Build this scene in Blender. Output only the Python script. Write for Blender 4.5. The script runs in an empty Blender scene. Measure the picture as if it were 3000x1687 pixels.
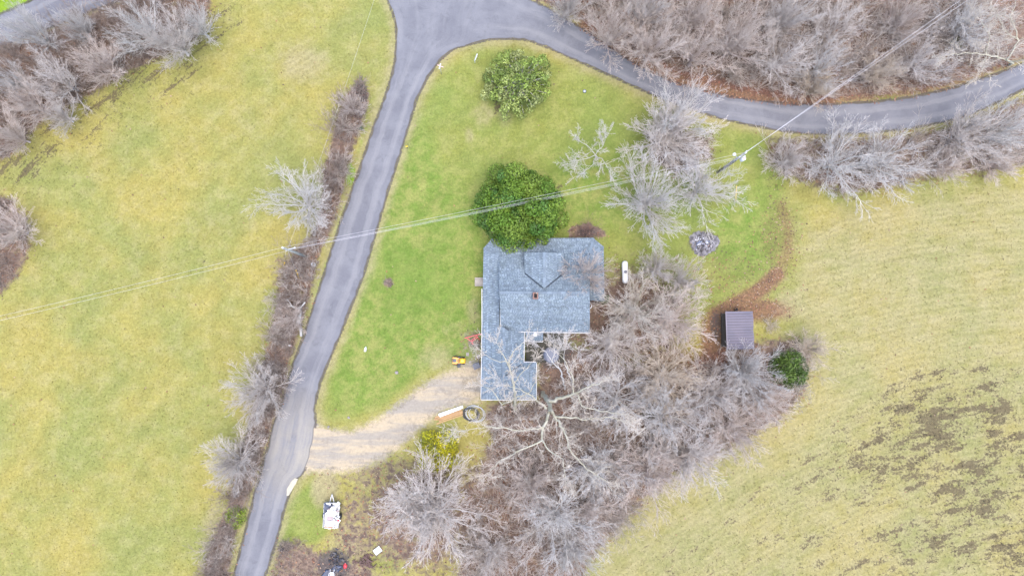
import bpy, bmesh, math, random
import numpy as np
from mathutils import Vector, Matrix

random.seed(7)
NP = np.random.default_rng(11)
R_ = math.radians
scene = bpy.context.scene
COL = scene.collection

# ------------------------------------------------------------------ camera
HCAM = 90.0
FPX = 2027.0                      # focal length in pixels of the 3000 px wide photograph
CAM_R = Matrix.Rotation(R_(-1.4), 3, 'Y') @ Matrix.Rotation(R_(3.3), 3, 'X')
cam_data = bpy.data.cameras.new('camera')
cam_data.sensor_width = 36.0
cam_data.lens = 36.0 * FPX / 3000.0
cam_data.clip_start = 0.5
cam_data.clip_end = 4000.0
cam = bpy.data.objects.new('camera', cam_data)
COL.objects.link(cam)
cam.matrix_world = Matrix.Translation((0, 0, HCAM)) @ CAM_R.to_4x4()
scene.camera = cam

# ------------------------------------------------------------------ light
SUN_EL, SUN_AZ = R_(79), R_(150)
world = bpy.data.worlds.new('World')
scene.world = world
world.use_nodes = True
wn = world.node_tree
sky = wn.nodes.new('ShaderNodeTexSky')
sky.sky_type = 'NISHITA'
sky.sun_disc = False
sky.sun_elevation = SUN_EL
sky.sun_rotation = SUN_AZ
sky.air_density = 0.9
sky.dust_density = 2.2
sky.ozone_density = 1.0
wn.links.new(sky.outputs[0], wn.nodes['Background'].inputs[0])
wn.nodes['Background'].inputs[1].default_value = 0.15
sun_d = bpy.data.lights.new('sun', 'SUN')
sun_d.energy = 0.9
sun_d.angle = R_(60)
sun_d.color = (1.0, 0.94, 0.86)
sun = bpy.data.objects.new('sun', sun_d)
COL.objects.link(sun)
sun.rotation_euler = (math.pi / 2 - SUN_EL, 0, math.pi - SUN_AZ)
scene.view_settings.view_transform = 'Standard'
scene.view_settings.look = 'None'
scene.view_settings.exposure = 2.06
scene.view_settings.gamma = 1.0
scene.view_settings.use_curve_mapping = False
scene.cycles.max_bounces = 5
scene.cycles.use_denoising = True

# ------------------------------------------------------------------ picking helper (plan reading of the photo)
def P(px, py, z=0.0):
    d = CAM_R @ Vector(((px - 1500.0) / FPX, (843.5 - py) / FPX, -1.0))
    t = (z - HCAM) / d.z
    return Vector((d.x * t, d.y * t, z))
K = 1.1646                        # the plan was read at 2576 px width
def D(x, y, z=0.0):
    return P(x * K, y * K, z)
def Dn(pts):
    return np.array([D(x, y)[:2] for x, y in pts])

# ------------------------------------------------------------------ materials
def nodes(name):
    m = bpy.data.materials.new(name)
    m.use_nodes = True
    nt = m.node_tree
    return m, nt, nt.nodes['Principled BSDF']
def nd(nt, typ, **kw):
    n = nt.nodes.new(typ)
    for k, v in kw.items():
        setattr(n, k, v)
    return n
def noise(nt, vec, scale, detail=4.0, rough=0.6, dist=0.0):
    n = nd(nt, 'ShaderNodeTexNoise')
    n.inputs['Scale'].default_value = scale
    n.inputs['Detail'].default_value = detail
    n.inputs['Roughness'].default_value = rough
    n.inputs['Distortion'].default_value = dist
    nt.links.new(vec, n.inputs['Vector'])
    return n.outputs['Fac']
def mixc(nt, fac, a, b, blend='MIX'):
    n = nd(nt, 'ShaderNodeMix', data_type='RGBA', blend_type=blend)
    for sock, v in ((n.inputs[0], fac), (n.inputs[6], a), (n.inputs[7], b)):
        if isinstance(v, (int, float)):
            sock.default_value = v
        elif isinstance(v, tuple):
            sock.default_value = (*v, 1.0)
        else:
            nt.links.new(v, sock)
    return n.outputs[2]
def mth(nt, op, a, b=None, c=None, clamp=False):
    n = nd(nt, 'ShaderNodeMath', operation=op, use_clamp=clamp)
    for i, v in enumerate((a, b, c)):
        if v is None:
            continue
        if isinstance(v, (int, float)):
            n.inputs[i].default_value = v
        else:
            nt.links.new(v, n.inputs[i])
    return n.outputs[0]
def sstep(nt, v, lo, hi):
    n = nd(nt, 'ShaderNodeMapRange', interpolation_type='SMOOTHSTEP')
    n.inputs[1].default_value = lo
    n.inputs[2].default_value = hi
    nt.links.new(v, n.inputs[0])
    return n.outputs[0]
def bump(nt, bsdf, h, strength=0.4, dist=0.05):
    b = nd(nt, 'ShaderNodeBump')
    b.inputs['Strength'].default_value = strength
    b.inputs['Distance'].default_value = dist
    nt.links.new(h, b.inputs['Height'])
    nt.links.new(b.outputs[0], bsdf.inputs['Normal'])
def M(name, c1, c2=None, scale=4.0, rough=0.7, metal=0.0, bmp=0.2, attr=False):
    """two tones mixed by noise; attr multiplies by the per piece tone stored on the mesh"""
    m, nt, b = nodes(name)
    tc = nd(nt, 'ShaderNodeTexCoord').outputs['Object']
    c2 = c2 or tuple(x * 0.78 for x in c1)
    f = noise(nt, tc, scale, 5.0, 0.65)
    f = sstep(nt, f, 0.3, 0.7)
    c = mixc(nt, f, c1, c2)
    if attr:
        a = nd(nt, 'ShaderNodeAttribute', attribute_name='tone')
        c = mixc(nt, 1.0, c, a.outputs['Color'], 'MULTIPLY')
    nt.links.new(c, b.inputs['Base Color'])
    b.inputs['Roughness'].default_value = rough
    b.inputs['Metallic'].default_value = metal
    if bmp:
        bump(nt, b, noise(nt, tc, scale * 6, 3.0), bmp, 0.01)
    return m

MAT = {}
MAT['bark_grey'] = M('bark_grey', (0.47, 0.44, 0.415), (0.33, 0.3, 0.28), 1.2, 0.9)
MAT['bark_white'] = M('bark_white', (.45, .44, .42), (.31, .295, .275), 1.2, 0.9)
MAT['bark_pink'] = M('bark_pink', (0.5, 0.415, 0.38), (0.36, 0.285, 0.255), 1.0, 0.9)
MAT['bark_tan'] = M('bark_tan', (0.46, 0.4, 0.31), (0.33, 0.27, 0.2), 1.0, 0.9)
MAT['bark_moss'] = M('bark_moss', (0.38, 0.36, 0.29), (0.26, 0.24, 0.17), 1.5, 0.9)
for _k, _a, _b in (('grey', (0.56, 0.5, 0.455), (0.4, 0.35, 0.315)), ('white', (.53, .495, .465), (.38, .35, .325)), ('pink', (.56, .475, .415), (.40, .33, .285)), ('tan', (0.55, 0.46, 0.365), (0.4, 0.325, 0.245)), ('moss', (0.55, 0.49, 0.42), (0.39, 0.335, 0.275))):
    MAT['twig_' + _k] = M('twig_' + _k, _a, _b, .9, .9, bmp=0)
MAT['brush_brown'] = M('brush_brown', (.31, .245, .20), (.165, .125, .105), 0.7, 0.95, bmp=0)
MAT['brush_grey'] = M('brush_grey', (.50, .435, .375), (.29, .245, .21), 0.7, 0.95, bmp=0)
MAT['brush_red'] = M('brush_red', (0.21, 0.13, 0.11), (0.13, 0.08, 0.07), 0.9, 0.95, bmp=0)
MAT['leaf'] = M('leaf', (1, 1, 1), (0.7, 0.75, 0.6), 0.8, 0.55, bmp=0, attr=True)
MAT['leaf'].node_tree.nodes['Principled BSDF'].inputs['Specular IOR Level'].default_value = 0.2
MAT['litter'] = M('litter', (1, 1, 1), (0.7, 0.66, 0.62), 2.0, 0.85, bmp=0, attr=True)
MAT['white_paint'] = M('white_paint', (0.62, 0.62, 0.62), (0.53, 0.53, 0.53), 1.0, 0.5, bmp=0.05)
MAT['white_metal'] = M('white_metal', (0.62, 0.63, 0.65), (0.48, 0.49, 0.52), 1.6, 0.35, bmp=0.05)
MAT['siding'] = M('siding', (0.58, 0.57, 0.55), (0.48, 0.47, 0.45), 0.8, 0.7)
MAT['shingle'] = M('shingle', (0.142, 0.176, 0.202), (0.112, 0.142, 0.166), 0.9, 0.85, attr=True)
MAT['roof_base'] = M('roof_base', (0.06, 0.082, 0.112), None, 2.0, 0.9)
MAT['flashing'] = M('flashing', (0.022, 0.032, 0.045), None, 2.0, 0.6)
MAT['brick'] = M('brick', (0.20, 0.105, 0.082), (0.13, 0.075, 0.06), 5.0, 0.85)
MAT['soot'] = M('soot', (0.012, 0.011, 0.011), None, 5.0, 0.9)
MAT['brown_tin'] = M('brown_tin', (0.098, 0.084, 0.108), (0.072, 0.066, 0.09), 0.5, 0.42, metal=0.25, bmp=0.05)
MAT['tin_seam'] = M('tin_seam', (0.045, 0.035, 0.042), None, 2.0, 0.5)
MAT['old_wood'] = M('old_wood', (0.085, 0.075, 0.062), (0.05, 0.045, 0.038), 3.0, 0.9)
MAT['deck_wood'] = M('deck_wood', (0.055, 0.050, 0.037), (0.035, 0.033, 0.024), 1.5, 0.9, attr=True)
MAT['pale_wood'] = M('pale_wood', (0.27, 0.235, 0.195), (0.20, 0.175, 0.145), 3.0, 0.85)
MAT['fresh_wood'] = M('fresh_wood', (0.36, 0.225, 0.10), (0.27, 0.16, 0.075), 3.0, 0.75)
MAT['orange_paint'] = M('orange_paint', (0.62, 0.27, 0.012), (0.55, 0.22, 0.01), 3.0, 0.3, bmp=0)
MAT['yellow_paint'] = M('yellow_paint', (0.66, 0.38, 0.012), (0.58, 0.32, 0.01), 3.0, 0.3, bmp=0)
MAT['yellow_plastic'] = M('yellow_plastic', (0.62, 0.40, 0.02), (0.52, 0.34, 0.02), 3.0, 0.4, bmp=0)
MAT['black_rubber'] = M('black_rubber', (0.018, 0.018, 0.02), None, 9.0, 0.8)
MAT['black_plastic'] = M('black_plastic', (0.03, 0.033, 0.04), None, 6.0, 0.45)
MAT['seat_vinyl'] = M('seat_vinyl', (0.065, 0.075, 0.095), None, 6.0, 0.5)
MAT['dark_tarp'] = M('dark_tarp', (0.028, 0.042, 0.085), (0.014, 0.02, 0.04), 3.0, 0.45)
MAT['slate_plastic'] = M('slate_plastic', (0.075, 0.09, 0.13), (0.05, 0.06, 0.09), 3.0, 0.5)
MAT['cover_vinyl'] = M('cover_vinyl', (0.105, 0.115, 0.155), (0.075, 0.085, 0.115), 1.2, 0.45)
MAT['red_paint'] = M('red_paint', (0.50, 0.035, 0.045), (0.38, 0.03, 0.035), 4.0, 0.4, bmp=0)
MAT['steel'] = M('steel', (0.38, 0.39, 0.41), (0.27, 0.28, 0.30), 3.0, 0.45, metal=0.4, bmp=0.05)
MAT['galvanised'] = M('galvanised', (0.42, 0.44, 0.47), (0.33, 0.35, 0.38), 6.0, 0.5, metal=0.2, bmp=0.1)
MAT['wire'] = M('wire', (0.50, 0.48, 0.49), None, 2.0, 0.5, bmp=0)
MAT['pole_wood'] = M('pole_wood', (0.27, 0.275, 0.26), (0.19, 0.19, 0.175), 3.0, 0.85)
MAT['navy_paint'] = M('navy_paint', (0.03, 0.04, 0.13), None, 3.0, 0.4, bmp=0)
MAT['pink_sign'] = M('pink_sign', (0.60, 0.36, 0.36), (0.5, 0.3, 0.3), 3.0, 0.4, bmp=0)
MAT['cardboard'] = M('cardboard', (0.33, 0.215, 0.155), (0.26, 0.17, 0.125), 2.0, 0.9)
MAT['grey_board'] = M('grey_board', (0.30, 0.24, 0.235), (0.25, 0.2, 0.195), 2.0, 0.9)
MAT['rust'] = M('rust', (0.10, 0.06, 0.05), (0.06, 0.035, 0.03), 4.0, 0.9)
MAT['stone'] = M('stone', (0.24, 0.215, 0.20), (0.17, 0.15, 0.14), 4.0, 0.9)
MAT['ash'] = M('ash', (0.045, 0.04, 0.042), (0.2, 0.19, 0.2), 1.6, 0.95)
MAT['piece'] = M('piece', (1, 1, 1), (0.8, 0.8, 0.8), 3.0, 0.85, bmp=0, attr=True)
MAT['concrete'] = M('concrete', (0.36, 0.33, 0.255), (0.28, 0.255, 0.2), 1.8, 0.9)
MAT['patio'] = M('patio', (0.27, 0.25, 0.22), (0.19, 0.18, 0.15), 1.3, 0.9)
MAT['glass'] = M('glass', (0.03, 0.035, 0.04), None, 2.0, 0.08, bmp=0)

# ------------------------------------------------------------------ object helpers
def tag(o, label=None, cat=None, group=None, kind=None):
    if label: o['label'] = label
    if cat: o['category'] = cat
    if group: o['group'] = group
    if kind: o['kind'] = kind
    return o
def thing(name, label, cat, loc, rz=0.0, group=None):
    o = bpy.data.objects.new(name, None)
    o.empty_display_size = 0.3
    COL.objects.link(o)
    o.location = loc
    o.rotation_euler = (0, 0, rz)
    return tag(o, label, cat, group)

class MB:
    """collects shapes, then becomes ONE mesh object"""
    def __init__(self):
        self.v, self.f, self.t = [], [], []
        self.smooth = []
    def add(self, vs, fs, tone=(1, 1, 1), smooth=False):
        n = len(self.v)
        self.v += [tuple(p) for p in vs]
        self.t += [tone] * len(vs)
        self.f += [tuple(i + n for i in f) for f in fs]
        self.smooth += [smooth] * len(fs)
        return self
    def box(self, c, s, rz=0.0, tone=(1, 1, 1), rx=0.0, ry=0.0):
        m = Matrix.Translation(c) @ Matrix.Rotation(rz, 4, 'Z') @ Matrix.Rotation(ry, 4, 'Y') @ Matrix.Rotation(rx, 4, 'X')
        vs = [m @ Vector((x * s[0] / 2, y * s[1] / 2, z * s[2] / 2)) for z in (-1, 1) for x, y in ((-1, -1), (1, -1), (1, 1), (-1, 1))]
        return self.add(vs, [(3, 2, 1, 0), (4, 5, 6, 7), (0, 1, 5, 4), (1, 2, 6, 5), (2, 3, 7, 6), (3, 0, 4, 7)], tone)
    def bar(self, a, b, w, h=None, tone=(1, 1, 1)):
        a, b = Vector(a), Vector(b)
        h = h or w
        d = (b - a)
        L = d.length
        d.normalize()
        up = Vector((0, 0, 1)) if abs(d.z) < 0.95 else Vector((1, 0, 0))
        s = d.cross(up).normalized()
        u = s.cross(d).normalized()
        vs = [p + s * (x * w / 2) + u * (y * h / 2) for p in (a, b) for x, y in ((-1, -1), (1, -1), (1, 1), (-1, 1))]
        return self.add(vs, [(3, 2, 1, 0), (4, 5, 6, 7), (0, 1, 5, 4), (1, 2, 6, 5), (2, 3, 7, 6), (3, 0, 4, 7)], tone)
    def tube(self, pts, r, n=8, closed=False, caps=True, tone=(1, 1, 1)):
        pts = [Vector(p) for p in pts]
        k = len(pts)
        rr = r if isinstance(r, (list, tuple)) else [r] * k
        vs = []
        for i, p in enumerate(pts):
            if closed:
                d = pts[(i + 1) % k] - pts[i - 1]
            else:
                d = pts[min(i + 1, k - 1)] - pts[max(i - 1, 0)]
            d.normalize()
            up = Vector((0, 0, 1)) if abs(d.z) < 0.9 else Vector((1, 0, 0))
            s = d.cross(up).normalized()
            u = s.cross(d)
            for j in range(n):
                a = 2 * math.pi * j / n
                vs.append(p + s * (math.cos(a) * rr[i]) + u * (math.sin(a) * rr[i]))
        fs = []
        for i in range(k if closed else k - 1):
            i2 = (i + 1) % k
            for j in range(n):
                j2 = (j + 1) % n
                fs.append((i * n + j, i * n + j2, i2 * n + j2, i2 * n + j))
        if caps and not closed:
            fs.append(tuple(range(n - 1, -1, -1)))
            fs.append(tuple((k - 1) * n + j for j in range(n)))
        return self.add(vs, fs, tone, True)
    def lathe(self, prof, n=16, c=(0, 0, 0), axis='Z', tone=(1, 1, 1), sx=1.0, sy=1.0):
        c = Vector(c)
        vs, fs = [], []
        for r, h in prof:
            for j in range(n):
                a = 2 * math.pi * j / n
                x, y = r * math.cos(a) * sx, r * math.sin(a) * sy
                vs.append(c + (Vector((x, y, h)) if axis == 'Z' else Vector((x, h, y)) if axis == 'Y' else Vector((h, x, y))))
        k = len(prof)
        for i in range(k - 1):
            for j in range(n):
                j2 = (j + 1) % n
                f = (i * n + j, i * n + j2, (i + 1) * n + j2, (i + 1) * n + j)
                fs.append(f if axis != 'Y' else f[::-1])
        fs.append(tuple(range(n))[::-1])
        fs.append(tuple((k - 1) * n + j for j in range(n)))
        return self.add(vs, fs, tone, True)
    def prism(self, poly, z0, z1, tone=(1, 1, 1)):
        n = len(poly)
        vs = [(x, y, z0) for x, y in poly] + [(x, y, z1) for x, y in poly]
        fs = [tuple(range(n))[::-1], tuple(range(n, 2 * n))] + [(i, (i + 1) % n, n + (i + 1) % n, n + i) for i in range(n)]
        return self.add(vs, fs, tone)
    def build(self, name, mat, parent=None, off=(0, 0, 0), bevel=0.0):
        me = bpy.data.meshes.new(name)
        ox, oy, oz = off
        me.from_pydata([(x - ox, y - oy, z - oz) for x, y, z in self.v], [], self.f)
        me.polygons.foreach_set('use_smooth', self.smooth)
        if any(t != (1, 1, 1) for t in self.t) or MAT[mat].node_tree.nodes.get('Attribute'):
            a = me.color_attributes.new('tone', 'FLOAT_COLOR', 'POINT')
            a.data.foreach_set('color', np.array([(*t, 1.0) for t in self.t], dtype=np.float32).ravel())
        me.materials.append(MAT[mat])
        if bevel:
            bm = bmesh.new()
            bm.from_mesh(me)
            bmesh.ops.bevel(bm, geom=list(bm.edges), offset=bevel, segments=2, affect='EDGES', profile=0.6)
            bm.to_mesh(me)
            bm.free()
        o = bpy.data.objects.new(name, me)
        COL.objects.link(o)
        if parent:
            o.parent = parent
        return o
def copy_obj(o, parent=None):
    c = o.copy()
    COL.objects.link(c)
    if parent: c.parent = parent
    return c

def np_mesh(name, V, F, mat, tone=None, attrs=None, smooth=False):
    """fast mesh from numpy; F is (n, 3) or (n, 4)"""
    me = bpy.data.meshes.new(name)
    V = np.ascontiguousarray(V, dtype=np.float32)
    F = np.ascontiguousarray(F, dtype=np.int32)
    me.vertices.add(len(V))
    me.vertices.foreach_set('co', V.ravel())
    k = F.shape[1]
    me.loops.add(F.size)
    me.loops.foreach_set('vertex_index', F.ravel())
    me.polygons.add(len(F))
    me.polygons.foreach_set('loop_start', np.arange(0, F.size, k, dtype=np.int32))
    me.update(calc_edges=True)
    if smooth:
        me.polygons.foreach_set('use_smooth', np.ones(len(F), dtype=bool))
    if tone is not None:
        a = me.color_attributes.new('tone', 'FLOAT_COLOR', 'POINT')
        a.data.foreach_set('color', np.c_[tone, np.ones(len(tone))].astype(np.float32).ravel())
    for nm, arr in (attrs or {}).items():
        a = me.color_attributes.new(nm, 'FLOAT_COLOR', 'POINT')
        a.data.foreach_set('color', arr.astype(np.float32).ravel())
    me.materials.append(MAT[mat] if isinstance(mat, str) else mat)
    return me
def link(name, me, parent=None):
    o = bpy.data.objects.new(name, me)
    COL.objects.link(o)
    if parent: o.parent = parent
    return o

# ------------------------------------------------------------------ plan geometry: masks
def sdist(poly, X, Y):
    """signed distance (m), negative inside"""
    poly = np.asarray(poly)
    d2 = np.full(X.shape, 1e9)
    inside = np.zeros(X.shape, bool)
    n = len(poly)
    for i in range(n):
        x0, y0 = poly[i]
        x1, y1 = poly[(i + 1) % n]
        dx, dy = x1 - x0, y1 - y0
        t = np.clip(((X - x0) * dx + (Y - y0) * dy) / (dx * dx + dy * dy + 1e-9), 0, 1)
        d2 = np.minimum(d2, (X - x0 - t * dx) ** 2 + (Y - y0 - t * dy) ** 2)
        if y0 != y1:
            c = ((y0 > Y) != (y1 > Y)) & (X < dx * (Y - y0) / (y1 - y0) + x0)
            inside ^= c
    d = np.sqrt(d2)
    return np.where(inside, -d, d)
def ldist(line, X, Y):
    d2 = np.full(X.shape, 1e9)
    for (x0, y0), (x1, y1) in zip(line[:-1], line[1:]):
        dx, dy = x1 - x0, y1 - y0
        t = np.clip(((X - x0) * dx + (Y - y0) * dy) / (dx * dx + dy * dy + 1e-9), 0, 1)
        d2 = np.minimum(d2, (X - x0 - t * dx) ** 2 + (Y - y0 - t * dy) ** 2)
    return np.sqrt(d2)
def soft(d, w):
    t = np.clip((w - d) / (2 * w), 0, 1)
    return t * t * (3 - 2 * t)
def blob(x, y, rx, ry, X, Y, rot=0.0):
    c = D(x, y)
    rx, ry = rx / 19.3, ry / 19.3
    ca, sa = math.cos(R_(rot)), math.sin(R_(rot))
    u, v = (X - c.x) * ca + (Y - c.y) * sa, -(X - c.x) * sa + (Y - c.y) * ca
    q = np.sqrt((u / rx) ** 2 + (v / ry) ** 2)
    return np.clip(1.5 - q, 0, 1)

ROAD_MAIN = [((552, 1600), (622, 1600)), ((572, 1520), (645, 1520)), ((590, 1449), (665, 1449)), ((613, 1360), (690, 1370)), ((640, 1250), (716, 1270)),
    ((655, 1195), (735, 1215)), ((665, 1160), (764, 1182)), ((680, 1110), (785, 1112)), ((690, 1070), (792, 1062)),
    ((708, 1020), (789, 1020)), ((725, 965), (803, 965)), ((745, 900), (826, 905)), ((764, 850), (850, 850)),
    ((785, 790), (876, 785)), ((820, 680), (915, 685)), ((850, 585), (942, 590)), ((880, 500), (968, 500)),
    ((915, 400), (1000, 400)), ((945, 310), (1028, 308)), ((965, 260), (1048, 245)), ((985, 200), (1075, 192)),
    ((996, 150), (1105, 150)), ((1000, 100), (1140, 122)), ((998, 60), (1180, 105)), ((978, 0), (1210, 20)), ((930, -70), (1250, -70)), ((880, -220), (1200, -220))]
ROAD_CURVE = [((1225, -70), (1150, 118)), ((1332, 0), (1235, 97)), ((1366, 17), (1290, 96)), ((1400, 36), (1332, 101)),
    ((1450, 66), (1385, 121)), ((1500, 100), (1450, 150)), ((1550, 133), (1505, 175)), ((1600, 163), (1560, 200)),
    ((1650, 188), (1620, 227)), ((1700, 210), (1700, 260)), ((1800, 238), (1790, 290)), ((1900, 256), (1890, 314)),
    ((2000, 264), (1995, 332)), ((2100, 264), (2100, 336)), ((2200, 258), (2210, 331)), ((2300, 245), (2310, 318)),
    ((2400, 222), (2420, 294)), ((2500, 190), (2510, 255)), ((2576, 162), (2582, 219)), ((2660, 120), (2675, 175)), ((2900, -20), (2930, 40))]
ROAD_NW = [((-160, 115), (-160, 190)), ((-80, 75), (-80, 152)), ((0, 38), (0, 118)), ((60, 12), (100, 78)), ((110, -12), (200, 38)), ((200, -52), (300, 0)), ((330, -110), (420, -55)), ((600, -230), (690, -170))]
DRIVE = [(780, 1062), (800, 1068), (830, 1076), (880, 1082), (920, 1066), (960, 1042), (1000, 1012), (1045, 978), (1090, 948), (1140, 926), (1196, 918), (1212, 930),
    (1212, 1003), (1180, 1022), (1120, 1032), (1085, 1060), (1045, 1092), (1005, 1130), (960, 1160), (905, 1182), (860, 1192), (805, 1187), (752, 1190), (766, 1140)]

THICKETS = {   # patches of bare brush, read off the plan
 'nw': [(-60, 150), (0, 122), (100, 84), (200, 44), (300, 4), (360, -40), (540, -40), (525, 40), (490, 100), (430, 135), (330, 178), (270, 215), (200, 250), (120, 295), (70, 340), (25, 395), (-60, 430)],
 'w': [(-60, 490), (30, 500), (70, 560), (75, 630), (45, 690), (5, 735), (-60, 740)],
 'hedge': [(880, 225), (905, 210), (930, 235), (915, 300), (888, 370), (872, 440), (855, 510), (835, 575), (800, 650), (785, 720), (770, 780), (745, 860), (725, 920), (715, 980), (695, 1040), (675, 1100), (650, 1180),
           (640, 1215), (600, 1310), (583, 1390), (570, 1500), (505, 1500), (520, 1400), (555, 1310), (585, 1230), (600, 1150), (630, 1060), (650, 980), (670, 880), (690, 790), (705, 720), (735, 640), (790, 580), (808, 510), (815, 430), (838, 340), (860, 260)],
 'ne': [(1345, -60), (1350, 0), (1420, 30), (1500, 78), (1600, 140), (1700, 185), (1800, 215), (1900, 238), (2000, 250), (2100, 250), (2200, 242), (2300, 230), (2400, 208), (2500, 175), (2600, 135), (2700, 60), (2700, -60)],
 'e': [(1930, 350), (2000, 345), (2100, 345), (2210, 340), (2310, 330), (2420, 305), (2510, 265), (2640, 215), (2640, 400), (2560, 425), (2480, 440), (2400, 440), (2330, 455), (2230, 480), (2120, 490), (2050, 470), (1960, 440), (1925, 400)],
 'south': [(1225, 1012), (1350, 1010), (1352, 900), (1420, 870), (1480, 880), (1600, 920), (1700, 950), (1760, 900), (1820, 870), (1905, 860), (2000, 850), (2040, 890), (2025, 985), (1975, 1045), (1890, 1095), (1800, 1140), (1700, 1190), (1620, 1260), (1550, 1330),
           (1480, 1410), (1440, 1520), (1180, 1520), (1150, 1449), (1170, 1330), (1220, 1250), (1200, 1180), (1240, 1100), (1215, 1060)],
 'sw': [(690, 1380), (740, 1350), (800, 1375), (850, 1400), (920, 1400), (960, 1449), (960, 1520), (670, 1520)],
 'lawntree': [(1625, 330), (1700, 320), (1790, 345), (1800, 400), (1740, 430), (1700, 445), (1640, 410)],
 'houseshrub': [(1430, 572), (1480, 560), (1520, 580), (1530, 598), (1430, 598)],
}
TH = {k: Dn(v) for k, v in THICKETS.items()}
ROADPOLY = [Dn([a for a, b in r] + [b for a, b in r][::-1]) for r in (ROAD_MAIN, ROAD_CURVE, ROAD_NW)]
DRIVEN = Dn(DRIVE)
LAWN = Dn([(800, 1040), (810, 970), (850, 880), (900, 760), (960, 560), (1010, 400), (1060, 240), (1110, 160), (1200, 112), (1320, 112), (1450, 165), (1600, 235), (1800, 305), (1920, 335), (1945, 420), (1990, 520), (1985, 620),
           (1940, 700), (1850, 760), (1790, 800), (1700, 850), (1500, 900), (1212, 905), (1120, 918), (1040, 970), (960, 1030), (880, 1068), (830, 1065)])
LAWN_SW = Dn([(720, 1260), (790, 1200), (820, 1230), (830, 1340), (800, 1370), (700, 1380), (690, 1370)])
LEAFTRAIL = Dn([(1965, 520), (1985, 590), (1978, 640), (1955, 690), (1905, 735), (1850, 765), (1800, 790), (1790, 850), (1775, 910), (1730, 960)])
EASTFIELD = Dn([(2010, 560), (2150, 500), (2576, 440), (2750, 430), (2750, 1560), (1420, 1560), (1500, 1330), (1700, 1150), (1950, 1000), (2000, 860), (1950, 790), (1990, 680)])
ROUGHFIELD = Dn([(2060, 1010), (2250, 920), (2576, 860), (2700, 840), (2700, 1560), (1500, 1560), (1700, 1320), (1900, 1160)])

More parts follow.
